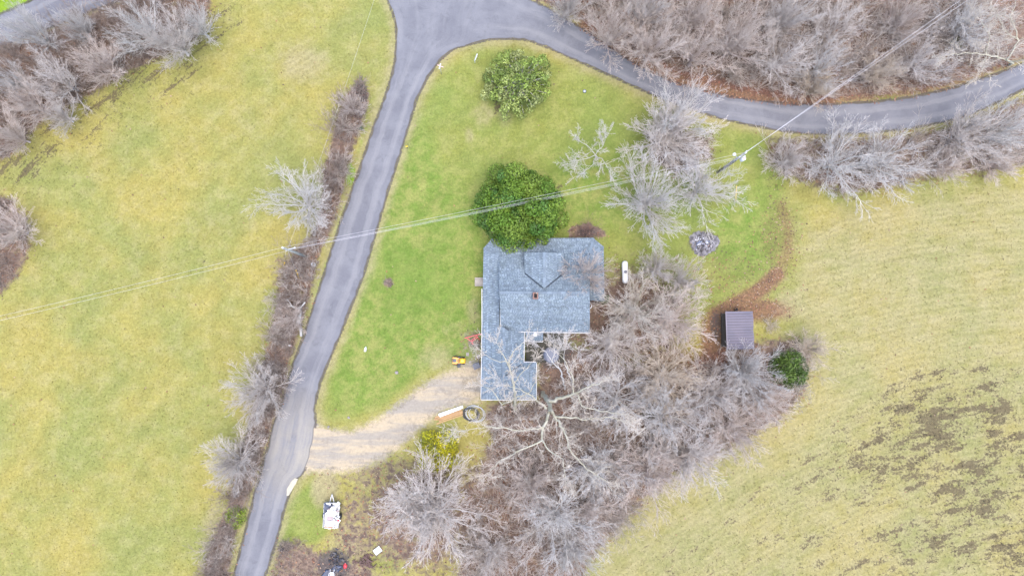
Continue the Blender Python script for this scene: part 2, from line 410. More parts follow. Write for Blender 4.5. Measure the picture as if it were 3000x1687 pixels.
def masks(X, Y):
    """albedo masks: m1 = lawn, thicket floor, dry tan, weeds; m2 = red leaves, gravel, dark ground, lime"""
    Z = np.zeros_like(X)
    lawn = 0.80 * soft(sdist(LAWN, X, Y), 1.8)
    lawn = np.maximum(lawn, 0.85 * soft(sdist(LAWN_SW, X, Y), 0.8))
    e = D(2576, 440)
    for b in ((1880, 380, 70, 60), (1930, 470, 60, 70)):
        lawn = np.maximum(lawn, blob(*b, X, Y) * 0.9)
    # the grass is greener close to the house and towards the east edge of the lane
    for b, k in (((1000, 600, 90, 260), .55), ((1120, 700, 90, 200), .5), ((930, 880, 90, 130), .45), ((1500, 470, 120, 90), .25), ((1870, 590, 60, 90), .4)):
        lawn = lawn + lawn * blob(*b, X, Y) * k * 1.9
    for b, k in (((960, 40, 60, 80), .5), ((590, 410, 60, 50), .3), ((300, 1330, 160, 120), .25), ((840, 80, 60, 60), .25), ((690, 380, 90, 60), .3)):
        lawn = np.maximum(lawn, blob(*b, X, Y) * k)
    th = Z.copy()
    for k, poly in TH.items():
        w = {'hedge': 0.7, 'lawntree': 1.6, 'houseshrub': 0.4, 'w': 1.6, 'nw': 1.5, 'e': 1.6, 'sw': 1.8, 'south': 2.2, 'hedge': 1.0}.get(k, 1.2)
        th = np.maximum(th, soft(sdist(poly, X, Y), w) * (0.75 if k in ('lawntree', 'e', 'sw') else 1.0))
    th = np.maximum(th, blob(1560, 800, 190, 140, X, Y) * 0.75)
    th = np.maximum(th, blob(1060, 1300, 170, 150, X, Y) * 0.74)
    th = np.maximum(th, blob(1000, 1200, 170, 60, X, Y) * 0.54)
    th = np.maximum(th, blob(900, 1330, 70, 130, X, Y) * 0.58)
    th = np.maximum(th, blob(1240, 1300, 120, 140, X, Y) * 0.85)
    th = np.maximum(th, blob(975, 712, 12, 14, X, Y) * 0.8)
    th = np.maximum(th, blob(1190, 860, 30, 40, X, Y) * 0.5)
    th = np.maximum(th, blob(720, 690, 40, 60, X, Y) * 0.55)
    dry = Z.copy()
    for b, k in (((760, 160, 70, 60), .55), ((1215, 290, 34, 40), .44), ((1180, 340, 12, 28), .5), ((1270, 300, 30, 25), .35), ((1100, 900, 60, 40), .45), ((1190, 780, 20, 40), .5), ((2250, 640, 160, 40), .55), ((2100, 580, 60, 60), .4), ((2450, 760, 160, 90), .45),
                 ((2300, 900, 200, 40), .5), ((2260, 830, 100, 60), .55), ((1990, 770, 50, 50), .6), ((2150, 650, 25, 40), .6), ((1860, 1330, 200, 90), .4), ((1700, 1400, 140, 50), .4), ((820, 1230, 34, 50), .9), ((870, 1360, 50, 60), .5), ((540, 1330, 30, 70), .6), ((590, 1200, 30, 60), .4), ((1140, 830, 40, 30), .3),
                 ((620, 300, 90, 70), .25), ((560, 560, 110, 60), .25), ((1600, 460, 110, 50), .25), ((2480, 560, 140, 60), .3), ((230, 400, 100, 60), .25), ((720, 1500, 200, 60), .3)):
        dry = np.maximum(dry, blob(*b, X, Y) * k)
    dry = np.maximum(dry, 0.50 * soft(sdist(EASTFIELD, X, Y), 3.0))
    for rp in ROADPOLY:                                            # dry verge beside every road
        d = sdist(rp, X, Y)
        dry = np.maximum(dry, np.clip(1 - np.abs(d - 0.5) / 1.5, 0, 1) * 0.55)
    weeds = Z.copy()
    nwedge = Dn([(-60, 460), (60, 400), (200, 290), (330, 210), (430, 160), (500, 100), (530, 20)])
    weeds = np.maximum(weeds, np.clip(1 - ldist(nwedge, X, Y) / 6.5, 0, 1) ** .7 * 0.74)
    rf = soft(sdist(ROUGHFIELD, X, Y), 4.0)
    weeds = np.maximum(weeds, rf * 0.2)
    for b, k in (((2350, 1060, 190, 120), .85), ((1850, 1400, 260, 90), .42), ((2100, 1200, 160, 90), .48), ((2250, 1160, 200, 90), .8), ((2450, 1230, 170, 120), .8), ((2480, 1030, 130, 70), .8), ((2200, 1260, 140, 50), .55), ((2350, 1370, 220, 70), .7), ((2560, 1380, 110, 100), .8), ((2530, 1150, 110, 150), .75), ((2430, 950, 170, 50), .6), ((2160, 1080, 90, 60), .55), ((2200, 1430, 200, 50), .55),
                 ((2050, 1350, 120, 60), .5), ((1950, 1260, 120, 60), .45), ((1700, 1420, 90, 40), .5), ((1400, 470, 30, 40), .2), ((1250, 265, 10, 22), .9), ((1950, 470, 30, 60), .5), ((2150, 480, 140, 25), .55), ((1360, 260, 26, 40), .25), ((510, 655, 10, 10), .8), ((590, 352, 28, 5), .7)):
        weeds = np.maximum(weeds, blob(*b, X, Y) * k)
    leaf = np.clip(1.2 - ldist(LEAFTRAIL[:4], X, Y) / 1.7, 0, 1) * 0.55
    leaf = np.maximum(leaf, np.clip(1.3 - ldist(LEAFTRAIL[3:6], X, Y) / 1.35, 0, 1) * 1.0)
    leaf = np.maximum(leaf, np.clip(1.3 - ldist(LEAFTRAIL[5:], X, Y) / 1.3, 0, 1) * 0.95)
    leaf = np.maximum(leaf, blob(1955, 600, 60, 110, X, Y) * 0.42)
    leaf = np.maximum(leaf, blob(1830, 690, 150, 80, X, Y) * 0.34)
    leaf = np.maximum(leaf, blob(1800, 860, 40, 90, X, Y) * 0.9)
    leaf = np.maximum(leaf, blob(1900, 780, 90, 30, X, Y) * 0.9)
    leaf = np.maximum(leaf, blob(1700, 920, 90, 50, X, Y) * 0.7)
    leaf = np.maximum(leaf, blob(1600, 800, 130, 110, X, Y) * 0.5)
    ne = Dn([(1480, 75), (1560, 125), (1640, 172), (1720, 205), (1810, 228), (1900, 246), (2000, 255), (2080, 255)])
    leaf = np.maximum(leaf, np.clip(1.4 - ldist(ne, X, Y) / 1.7, 0, 1))
    ne2 = Dn([(2100, 252), (2250, 240), (2400, 210), (2560, 150)])
    leaf = np.maximum(leaf, np.clip(1.1 - ldist(ne2, X, Y) / 1.5, 0, 1) * 0.6)
    leaf = np.maximum(leaf, th * 0.42)
    leaf = np.maximum(leaf, blob(1300, 1090, 60, 60, X, Y) * 0.35)
    gravel = soft(sdist(DRIVEN, X, Y) + .10, 1.5)
    gravel = np.maximum(gravel, blob(1190, 960, 50, 60, X, Y) * 0.85)
    gravel = np.maximum(gravel, blob(1180, 870, 30, 60, X, Y) * 0.35)
    gravel = np.maximum(gravel, blob(1120, 990, 70, 30, X, Y) * 0.45)
    gravel = np.maximum(gravel, blob(880, 1290, 30, 70, X, Y) * 0.2)
    dark_ground = Z.copy()
    for rp in ROADPOLY:
        d = sdist(rp, X, Y)
        dark_ground = np.maximum(dark_ground, np.clip(1 - np.abs(d - 0.05) / 0.5, 0, 1) * 0.92)  # thin dark line along both edges of every road
    dark_ground = np.maximum(dark_ground, blob(1770, 610, 38, 30, X, Y) * 1.0)
    for b, k in (((840, 1420, 40, 40), 1.), ((1170, 590, 90, 40), .0), ((1390, 880, 60, 50), .8), ((1300, 1030, 60, 30), .5), ((905, 245, 22, 60), .8), ((1800, 820, 18, 50), .6), ((1500, 740, 30, 30), .8), ((1480, 585, 40, 16), .6), ((835, 1345, 22, 10), .4), ((715, 1375, 22, 22), .6)):
        dark_ground = np.maximum(dark_ground, blob(*b, X, Y) * k)
    lime = np.clip(1 - ldist(Dn([(930, 300), (905, 370), (885, 450), (862, 540), (835, 620), (815, 690), (790, 740)]), X, Y) / 1.2, 0, 1) * 0.42
    for b, k in (((880, 440, 12, 30), 1.), ((590, 1300, 24, 22), .7), ((30, 10, 90, 40), .8), ((2230, 245, 60, 14), .5), ((1480, 885, 30, 30), .25), ((780, 1440, 50, 20), .5), ((870, 560, 14, 60), .3), ((2100, 780, 200, 60), .0), ((2415, 385, 22, 26), .6)):
        lime = np.maximum(lime, blob(*b, X, Y) * k)
    m1 = np.stack([np.clip(lawn, 0, 1.4) / 1.4, th, dry, weeds], -1)
    m2 = np.stack([leaf, gravel, dark_ground, lime], -1)
    return m1, m2

# ------------------------------------------------------------------ ground
def gravel_color(nt, pos):
    fine = noise(nt, pos, 2.6, 5, 0.85)
    mid = noise(nt, pos, 0.8, 5, 0.7)
    mp = nd(nt, 'ShaderNodeMapping')
    mp.inputs['Rotation'].default_value = (0, 0, R_(-32))
    mp.inputs['Scale'].default_value = (0.14, 1.0, 1.0)
    nt.links.new(pos, mp.inputs['Vector'])
    rut = noise(nt, mp.outputs[0], 0.7, 4, 0.6)
    c = mixc(nt, sstep(nt, rut, 0.40, 0.58), (0.215, 0.190, 0.155), (0.300, 0.245, 0.165))
    c = mixc(nt, mth(nt, 'MULTIPLY', sstep(nt, mid, 0.48, 0.72), 0.75), c, (0.165, 0.14, 0.115))
    g = mth(nt, 'MULTIPLY_ADD', mth(nt, 'SUBTRACT', fine, 0.5), 0.8, 1.0)
    return mixc(nt, 1.0, c, g, 'MULTIPLY'), fine
def ground_material():
    m, nt, b = nodes('ground')
    pos = nd(nt, 'ShaderNodeNewGeometry').outputs['Position']
    flat = nd(nt, 'ShaderNodeVectorMath', operation='MULTIPLY')
    nt.links.new(pos, flat.inputs[0])
    flat.inputs[1].default_value = (1, 1, 0)
    pos = flat.outputs[0]
    a1 = nd(nt, 'ShaderNodeAttribute', attribute_name='m1')
    a2 = nd(nt, 'ShaderNodeAttribute', attribute_name='m2')
    s1 = nd(nt, 'ShaderNodeSeparateColor'); nt.links.new(a1.outputs['Color'], s1.inputs[0])
    s2 = nd(nt, 'ShaderNodeSeparateColor'); nt.links.new(a2.outputs['Color'], s2.inputs[0])
    lawn, th, dry, weeds = s1.outputs[0], s1.outputs[1], s1.outputs[2], a1.outputs['Alpha']
    leaf, gravel, dark_ground, lime = s2.outputs[0], s2.outputs[1], s2.outputs[2], a2.outputs['Alpha']
    fine = noise(nt, pos, 3.2, 5, 0.78)
    mid = noise(nt, pos, 0.55, 5, 0.7)
    big = noise(nt, pos, 0.09, 4, 0.55)
    blot = noise(nt, pos, 1.3, 3, 0.6, 0.6)
    # streaks of the mown field in the south east
    sx = nd(nt, 'ShaderNodeSeparateXYZ'); nt.links.new(pos, sx.inputs[0])
    cc = D(2790, 2932)
    dx, dy = mth(nt, 'SUBTRACT', sx.outputs[0], cc.x), mth(nt, 'SUBTRACT', sx.outputs[1], cc.y)
    rad = mth(nt, 'SQRT', mth(nt, 'ADD', mth(nt, 'MULTIPLY', dx, dx), mth(nt, 'MULTIPLY', dy, dy)))
    arc = mth(nt, 'MULTIPLY', mth(nt, 'ARCTAN2', dx, dy), 97.0 * 0.32)
    cx = nd(nt, 'ShaderNodeCombineXYZ')
    nt.links.new(rad, cx.inputs[0]); nt.links.new(arc, cx.inputs[1])
    streak = noise(nt, cx.outputs[0], 0.72, 5, 0.74)
    def mask(v, amp=0.9, w=0.14, nz=None):
        q = mth(nt, 'MULTIPLY_ADD', mth(nt, 'SUBTRACT', nz or mid, 0.5), amp, v)
        return sstep(nt, q, 0.5 - w, 0.5 + w)
    streak_mid = mth(nt, 'MULTIPLY_ADD', streak, 0.6, mth(nt, 'MULTIPLY', mid, 0.5))
    field = mixc(nt, sstep(nt, big, 0.32, 0.66), (0.220, 0.186, 0.052), (0.155, 0.163, 0.048))
    field = mixc(nt, mth(nt, 'MULTIPLY', sstep(nt, mid, 0.42, 0.72), 0.38), field, (0.240, 0.208, 0.105))
    grn = mixc(nt, sstep(nt, mid, 0.36, 0.64), (0.105, 0.152, 0.028), (0.165, 0.174, 0.050))
    grn = mixc(nt, mth(nt, 'MULTIPLY', sstep(nt, big, 0.40, 0.66), 0.6), grn, (0.088, 0.140, 0.024))
    lq = mth(nt, 'MULTIPLY_ADD', mth(nt, 'SUBTRACT', mid, 0.5), 0.9, mth(nt, 'MULTIPLY', lawn, 1.3))
    c = mixc(nt, sstep(nt, lq, 0.2, 1.05), field, grn)
    c = mixc(nt, mth(nt, 'MULTIPLY', mask(dry, 1.0, 0.32, streak_mid), 0.85), c, mixc(nt, mid, (0.246, 0.206, 0.118), (0.188, 0.168, 0.084)))
    lm = mixc(nt, blot, (0.10, 0.19, 0.012), (0.16, 0.215, 0.02))
    c = mixc(nt, mask(lime, 0.9, 0.2), c, lm)
    brown = mixc(nt, sstep(nt, blot, 0.3, 0.7), (0.185, 0.135, 0.10), (0.085, 0.063, 0.05))
    brown = mixc(nt, mth(nt, 'MULTIPLY', sstep(nt, mid, 0.56, 0.70), 0.7), brown, (0.15, 0.14, 0.055))
    c = mixc(nt, mask(th, 1.1, 0.22, blot), c, brown)
    red = mixc(nt, sstep(nt, fine, 0.35, 0.65), (0.165, 0.078, 0.052), (0.088, 0.046, 0.034))
    c = mixc(nt, mth(nt, 'MULTIPLY', mask(leaf, 1.3, 0.34, fine), 0.82), c, red)
    grv = gravel_color(nt, pos)[0]
    c = mixc(nt, mask(gravel, 1.5, 0.30, mth(nt, 'MULTIPLY_ADD', fine, 0.6, mth(nt, 'MULTIPLY', blot, 0.4))), c, grv)
    drk = mixc(nt, fine, (0.018, 0.015, 0.015), (0.11, 0.095, 0.09))
    c = mixc(nt, mth(nt, 'MULTIPLY', mask(dark_ground, 1.1, 0.15, fine), 0.85), c, drk)
    # rank dark weeds: speckles whose density follows the mask, drawn out along the mowing streaks in the east
    wv = mth(nt, 'ADD', mth(nt, 'MULTIPLY', fine, 0.36), mth(nt, 'MULTIPLY', streak, 0.64))
    wq = mth(nt, 'SUBTRACT', mth(nt, 'MULTIPLY_ADD', weeds, 0.165, wv), 0.632)
    c = mixc(nt, mth(nt, 'MULTIPLY', sstep(nt, wq, -0.012, 0.03), 0.84), c, mixc(nt, mid, (0.078, 0.052, 0.034), (0.066, 0.058, 0.032)))
    # blade scale light and dark
    g = mth(nt, 'MULTIPLY_ADD', mth(nt, 'SUBTRACT', noise(nt, pos, 2.9, 5, 0.9), 0.5), 1.75, 1.0)
    g2 = mth(nt, 'MULTIPLY_ADD', mth(nt, 'SUBTRACT', streak, 0.5), 0.55, g)
    g2 = mth(nt, 'MULTIPLY_ADD', mth(nt, 'SUBTRACT', mid, 0.5), 0.35, g2)
    c = mixc(nt, 1.0, c, g2, 'MULTIPLY')
    mow = mth(nt, 'SINE', mth(nt, 'MULTIPLY_ADD', rad, 7.6, mth(nt, 'MULTIPLY', mid, 9.0)))
    mow = mth(nt, 'MULTIPLY', mth(nt, 'MULTIPLY', mow, 0.05), sstep(nt, dry, 0.42, 0.52))
    c = mixc(nt, 1.0, c, mth(nt, 'ADD', mow, 1.0), 'MULTIPLY')
    nt.links.new(c, b.inputs['Base Color'])
    b.inputs['Roughness'].default_value = 0.95
    b.inputs['Specular IOR Level'].default_value = 0.15
    bump(nt, b, fine, 0.55, 0.12)
    return m
MAT['ground'] = ground_material()

def build_ground():
    xs = np.concatenate([[-1500, -700, -350, -180, -110], np.arange(-78, 78.01, 0.36), [110, 180, 350, 700, 1500]])
    ys = np.concatenate([[-1500, -700, -350, -180, -90], np.arange(-52, 56.01, 0.36), [90, 180, 350, 700, 1500]])
    X, Y = np.meshgrid(xs, ys)
    m1, m2 = masks(X, Y)
    V = np.stack([X, Y, np.zeros_like(X)], -1).reshape(-1, 3)
    nx, ny = len(xs), len(ys)
    i = np.arange(nx * ny).reshape(ny, nx)
    F = np.stack([i[:-1, :-1], i[:-1, 1:], i[1:, 1:], i[1:, :-1]], -1).reshape(-1, 4)
    me = np_mesh('ground', V, F, 'ground', attrs={'m1': m1.reshape(-1, 4), 'm2': m2.reshape(-1, 4)})
    o = link('ground', me)
    tag(o, 'yellow green winter grass fields and lawn with brown brushy patches', 'ground', kind='structure')
build_ground()

def road_material():
    m, nt, b = nodes('asphalt')
    pos = nd(nt, 'ShaderNodeNewGeometry').outputs['Position']
    at = nd(nt, 'ShaderNodeAttribute', attribute_name='lane')
    s = nd(nt, 'ShaderNodeSeparateColor'); nt.links.new(at.outputs['Color'], s.inputs[0])
    across, along, dust, keep = s.outputs[0], s.outputs[1], s.outputs[2], at.outputs['Alpha']
    cv = nd(nt, 'ShaderNodeCombineXYZ')
    nt.links.new(mth(nt, 'MULTIPLY', across, 4.6), cv.inputs[0])
    nt.links.new(mth(nt, 'MULTIPLY', along, 0.06), cv.inputs[1])
    lane_n = noise(nt, cv.outputs[0], 1.6, 4, 0.6)
    fine = noise(nt, pos, 9.0, 3, 0.8)
    big = noise(nt, pos, 0.25, 4, 0.6)
    c = mixc(nt, sstep(nt, big, 0.35, 0.65), (0.128, 0.128, 0.140), (0.098, 0.098, 0.111))
    patch = noise(nt, pos, 0.7, 5, 0.7, 0.8)
    c = mixc(nt, mth(nt, 'MULTIPLY', sstep(nt, patch, 0.52, 0.66), 0.45), c, (0.078, 0.078, 0.088))
    # two polished wheel paths with a duller crown between them
    w = mth(nt, 'MULTIPLY', mth(nt, 'COSINE', mth(nt, 'MULTIPLY', mth(nt, 'SUBTRACT', across, 0.5), 12.56)), -1.0)
    w = mth(nt, 'MULTIPLY_ADD', mth(nt, 'MULTIPLY', w, keep), 0.22, lane_n)
    c = mixc(nt, mth(nt, 'MULTIPLY', sstep(nt, w, 0.42, 0.80), 0.55), c, (0.170, 0.167, 0.172))
    c = mixc(nt, mth(nt, 'MULTIPLY', dust, sstep(nt, mth(nt, 'ADD', big, lane_n), 0.6, 1.2)), c, (0.225, 0.205, 0.17))
    edge = mth(nt, 'ABSOLUTE', mth(nt, 'SUBTRACT', across, 0.5))
    e = sstep(nt, mth(nt, 'MULTIPLY_ADD', fine, 0.03, edge), 0.475, 0.515)
    c = mixc(nt, mth(nt, 'MULTIPLY', mth(nt, 'MULTIPLY', e, keep), 0.7), c, (0.06, 0.055, 0.055))
    g = mth(nt, 'MULTIPLY_ADD', mth(nt, 'SUBTRACT', fine, 0.5), 0.5, 1.0)
    c = mixc(nt, 1.0, c, g, 'MULTIPLY')
    nt.links.new(c, b.inputs['Base Color'])
    b.inputs['Roughness'].default_value = 0.85
    bump(nt, b, fine, 0.3, 0.01)
    return m
MAT['asphalt'] = road_material()
def smooth_pairs(pairs, step=0.6):
    A = Dn([p[0] for p in pairs]); B = Dn([p[1] for p in pairs])
    out = []
    n = len(A)
    for i in range(n - 1):
        i0, i3 = max(i - 1, 0), min(i + 2, n - 1)
        k = max(2, int(np.linalg.norm(A[i + 1] - A[i]) / step))
        for j in range(k):
            t = j / k
            h = [(-t + 2 * t * t - t ** 3) / 2, (2 - 5 * t * t + 3 * t ** 3) / 2, (t + 4 * t * t - 3 * t ** 3) / 2, (-t * t + t ** 3) / 2]
            out.append((h[0] * A[i0] + h[1] * A[i] + h[2] * A[i + 1] + h[3] * A[i3], h[0] * B[i0] + h[1] * B[i] + h[2] * B[i + 1] + h[3] * B[i3]))
    out.append((A[-1], B[-1]))
    return out
def road_strip(pairs, z, dustc=None, fade=None):
    st = smooth_pairs(pairs)
    nx = 13
    V, L = [], []
    s = 0.0
    pm = None
    for k, (a, b) in enumerate(st):
        mid = (a + b) / 2
        if pm is not None: s += np.linalg.norm(mid - pm)
        pm = mid
        ja, jb = random.uniform(-.12, .12), random.uniform(-.12, .12)
        u = (b - a) / (np.linalg.norm(b - a) + 1e-6)
        a2, b2 = a + u * ja, b + u * jb
        for j in range(nx):
            t = j / (nx - 1)
            p = a2 * (1 - t) + b2 * t
            camber = 0.035 * (1 - (2 * t - 1) ** 2) * (1.0 if fade is None else fade(p))
            V.append((p[0], p[1], z + camber))
            d = 0.0
            if dustc is not None:
                d = max(0, 1 - math.hypot(p[0] - dustc.x, p[1] - dustc.y) / 9.0)
            L.append((t, s, d, 1.0 if fade is None else fade(p)))
    n = len(st)
    i = np.arange(n * nx).reshape(n, nx)
    F = np.stack([i[:-1, :-1], i[1:, :-1], i[1:, 1:], i[:-1, 1:]], -1).reshape(-1, 4)
    return np.array(V), F, np.array(L)
def build_road(name, strips, label):
    Vs, Fs, Ls = [], [], []
    o = 0
    for V, F, L in strips:
        a, b, c = V[F[0, 0]], V[F[0, 1]], V[F[0, 2]]
        if np.cross(b - a, c - a)[2] < 0:
            F = F[:, ::-1]
        Vs.append(V); Fs.append(F + o); Ls.append(L); o += len(V)
    me = np_mesh(name, np.concatenate(Vs), np.concatenate(Fs), 'asphalt', attrs={'lane': np.concatenate(Ls)}, smooth=True)
    tag(link(name, me), label, 'road', kind='structure')
build_road('road', [road_strip(ROAD_MAIN, 0.02, D(750, 1130), fade=lambda p: min(1, max(0, (D(1000, 80).y - p[1]) / 7))),
    road_strip(ROAD_CURVE, 0.014, fade=lambda p: min(1, max(0, (p[0] - D(1230, 50).x) / 7)))], 'grey asphalt lane joining the wide bend that curves round the lawn')
build_road('road', [road_strip(ROAD_NW, 0.02)], 'short piece of grey asphalt road crossing the top left corner')

def ragged(poly, amp, step=0.25, seed=1):
    rng = random.Random(seed)
    out = []
    n = len(poly)
    for i in range(n):
        a, b = np.array(poly[i]), np.array(poly[(i + 1) % n])
        d = b - a
        L = np.linalg.norm(d)
        k = max(1, int(L / step))
        nn = np.array((-d[1], d[0])) / (L + 1e-9)
        w0, w1 = rng.uniform(0, 6), rng.uniform(0, 6)
        for j in range(k):
            q = a + d * j / k
            wob = .5 * math.sin(q[0] * 1.1 + w0 * 0) * math.sin(q[1] * 1.3 + 1) + .5 * math.sin(q[0] * 2.9 + q[1] * 2.3)
            out.append(q + nn * (rng.uniform(-amp, amp) * .8 + amp * 1.1 * wob))
    return out
def sheet(name, poly, z, mat, label, cat, thick=0.0):
    bm = bmesh.new()
    vs = [bm.verts.new((p[0], p[1], z)) for p in poly]
    es = [bm.edges.new((vs[i], vs[(i + 1) % len(vs)])) for i in range(len(vs))]
    bmesh.ops.triangle_fill(bm, use_beauty=True, edges=es, normal=(0, 0, 1))
    if thick:
        r = bmesh.ops.extrude_face_region(bm, geom=list(bm.faces))
        bmesh.ops.translate(bm, verts=[v for v in r['geom'] if isinstance(v, bmesh.types.BMVert)], vec=(0, 0, thick))
    bmesh.ops.recalc_face_normals(bm, faces=bm.faces)
    if not thick:
        for f in bm.faces:
            if f.normal.z < 0: f.normal_flip()
    me = bpy.data.meshes.new(name)
    bm.to_mesh(me); bm.free()
    me.materials.append(MAT[mat])
    return tag(link(name, me), label, cat, kind='structure')
def gravel_material():
    m, nt, b = nodes('gravel')
    pos = nd(nt, 'ShaderNodeNewGeometry').outputs['Position']
    c, fine = gravel_color(nt, pos)
    nt.links.new(c, b.inputs['Base Color'])
    b.inputs['Roughness'].default_value = 0.95
    bump(nt, b, fine, 0.5, 0.03)
    return m
MAT['gravel'] = gravel_material()
DRIVE_IN = [(772, 1072), (800, 1078), (840, 1088), (885, 1094), (925, 1078), (968, 1054), (1006, 1026), (1052, 992), (1096, 964), (1140, 946), (1170, 944), (1166, 985), (1120, 1012), (1078, 1042), (1038, 1076), (1000, 1112), (958, 1146), (905, 1168), (860, 1178), (805, 1174), (754, 1176), (766, 1140)]
sheet('driveway', ragged([p + np.array((DRIVEN.mean(0) - p)) / np.linalg.norm(DRIVEN.mean(0) - p) * (.25 if p[0] > D(800, 0).x else 0) for p in Dn(DRIVE_IN)], 0.16), 0.008, 'gravel', 'pale tan gravel driveway curving from the lane to the house', 'driveway')
sheet('concrete_apron', ragged(Dn([(721, 1246), (722, 1230), (731, 1212), (742, 1202), (750, 1204), (744, 1216), (734, 1234), (726, 1246)]), 0.03, 0.3), 0.012, 'concrete', 'thin pale concrete edge strip beside the lane south of the driveway', 'pavement edge', 0.05)

# ------------------------------------------------------------------ stuff on the ground: tufts, leaves
def scatter(n, x0, x1, y0, y1):
    return NP.uniform(x0, x1, n), NP.uniform(y0, y1, n)
def blades(X, Y, h, w, lean):
    n = len(X)
    a = NP.uniform(0, 2 * np.pi, n)
    b = NP.uniform(0, 2 * np.pi, n)
    l = NP.uniform(0.2, 1.0, n) * lean
    hh = h * NP.uniform(0.6, 1.3, n)
    ww = w * NP.uniform(0.6, 1.4, n) / 2
    base = np.stack([X, Y, np.full(n, 0.0)], -1)
    s = np.stack([np.cos(a) * ww, np.sin(a) * ww, np.zeros(n)], -1)
    tip = base + np.stack([np.cos(b) * l, np.sin(b) * l, hh], -1)
    V = np.stack([base - s, base + s, tip], 1).reshape(-1, 3)
    F = np.arange(3 * n).reshape(-1, 3)
    return V, F
def on_hard(X, Y, grow=0.0):
    h = np.zeros(X.shape, bool)
    for rp in ROADPOLY:
        h |= sdist(rp, X, Y) < 0.12 + grow
    h |= sdist(DRIVEN, X, Y) < -0.2
    return h
def build_grass():
    X, Y = scatter(60000, -70, 70, -43, 47)
    k = ~on_hard(X, Y)
    X, Y = X[k], Y[k]
    m1, m2 = masks(X, Y)
    k = (m2[:, 1] < 0.4) & (m2[:, 0] < 0.5)
    X, Y, m1, m2 = X[k], Y[k], m1[k], m2[k]
    long_ = 1 - np.clip(m1[:, 0] * 1.4, 0, 1) * 0.6
    V, F = blades(X, Y, 0.10 * long_ + 0.02, 0.14, 0.16)
    me = np_mesh('grass', V, F, 'ground', attrs={'m1': np.repeat(m1, 3, 0), 'm2': np.repeat(m2, 3, 0)})
    tag(link('grass', me), 'short winter grass blades over the fields and the lawn', 'grass', kind='stuff')
build_grass()
MAT['weed'] = M('weed', (0.075, 0.058, 0.042), (0.05, 0.046, 0.03), 0.4, 0.95, bmp=0)
def build_weeds():
    X, Y = scatter(90000, -70, 70, -43, 47)
    k = ~on_hard(X, Y, 0.3)
    X, Y = X[k], Y[k]
    m1, m2 = masks(X, Y)
    # clumped along rows
    u = X * math.cos(R_(17)) + Y * math.sin(R_(17)); v = -X * math.sin(R_(17)) + Y * math.cos(R_(17))
    cl = 0.5 + 0.25 * np.sin(v * 2.6 + np.sin(u * 0.35) * 2) + 0.25 * np.sin(u * 0.8 + v * 1.3) * np.sin(u * 0.23 - v * 0.7)
    k = NP.uniform(0, 1, len(X)) < np.clip(m1[:, 3] - 0.22, 0, 1) * cl * 0.9
    X, Y = X[k], Y[k]
    X = np.repeat(X, 4) + NP.normal(0, 0.10, 4 * len(X))
    Y = np.repeat(Y, 4) + NP.normal(0, 0.10, 4 * len(Y))
    V, F = blades(X, Y, 0.22, 0.055, 0.28)
    tag(link('weeds', np_mesh('weeds', V, F, 'weed')), 'dark dead weed stalks standing in rows and clumps in the fields', 'weeds', kind='stuff')
build_weeds()
def build_leaves():
    X, Y = scatter(260000, -70, 70, -43, 47)
    k = ~on_hard(X, Y, -0.35)
    X, Y = X[k], Y[k]
    m1, m2 = masks(X, Y)
    p = np.clip(m2[:, 0], 0, 1) ** 1.3 * 0.55 + m1[:, 1] * 0.10 + 0.002
    k = NP.uniform(0, 1, len(X)) < p
    X, Y = X[k], Y[k]
    n = len(X)
    a = NP.uniform(0, 2 * np.pi, n)
    s = NP.uniform(0.05, 0.11, n)
    tl = NP.uniform(-0.05, 0.05, (n, 4))
    z = NP.uniform(0.02, 0.05, n)
    cs = []
    for j, (ax, ay) in enumerate(((-1, -.6), (1, -.6), (1, .6), (-1, .6))):
        cs.append(np.stack([X + s * (ax * np.cos(a) - ay * np.sin(a)), Y + s * (ax * np.sin(a) + ay * np.cos(a)), z + np.abs(tl[:, j])], -1))
    V = np.stack(cs, 1).reshape(-1, 3)
    F = np.arange(4 * n).reshape(-1, 4)
    pal = np.array([(0.21, 0.085, 0.05), (0.12, 0.05, 0.035), (0.25, 0.13, 0.07), (0.09, 0.05, 0.04), (0.28, 0.19, 0.13)])
    t = pal[NP.integers(0, len(pal), n)] * NP.uniform(0.7, 1.15, (n, 1))
    tag(link('fallen_leaves', np_mesh('fallen_leaves', V, F, 'litter', tone=np.repeat(t, 4, 0))), 'reddish brown fallen leaves drifted along the edges of the woods and lawn', 'fallen leaves', kind='stuff')
build_leaves()

# ------------------------------------------------------------------ bare trees
def seg_mesh(S, sides):
    """S: (n, 8) p0 p1 r0 r1 -> prisms, one per segment"""
    S = np.asarray(S, dtype=np.float64)
    p0, p1, r0, r1 = S[:, 0:3], S[:, 3:6], S[:, 6], S[:, 7]
    d = p1 - p0
    L = np.linalg.norm(d, axis=1, keepdims=True) + 1e-9
    d = d / L
    up = np.where(np.abs(d[:, 2:3]) < 0.9, np.array([[0, 0, 1.0]]), np.array([[1.0, 0, 0]]))
    s = np.cross(d, up); s /= np.linalg.norm(s, axis=1, keepdims=True)
    u = np.cross(s, d)
    p0 = p0 - d * (r0[:, None] * 0.4)
    rings = []
    for p, r in ((p0, r0), (p1, r1)):
        for j in range(sides):
            a = 2 * math.pi * j / sides
            rings.append(p + s * (math.cos(a) * r)[:, None] + u * (math.sin(a) * r)[:, None])
    V = np.stack(rings, 1).reshape(-1, 3)
    n = len(S)
    base = (np.arange(n) * 2 * sides)[:, None]
    F = []
    for j in range(sides):
        j2 = (j + 1) % sides
        F.append(np.concatenate([base + j, base + j2, base + sides + j2, base + sides + j], 1))
    return V, np.stack(F, 1).reshape(-1, 4)

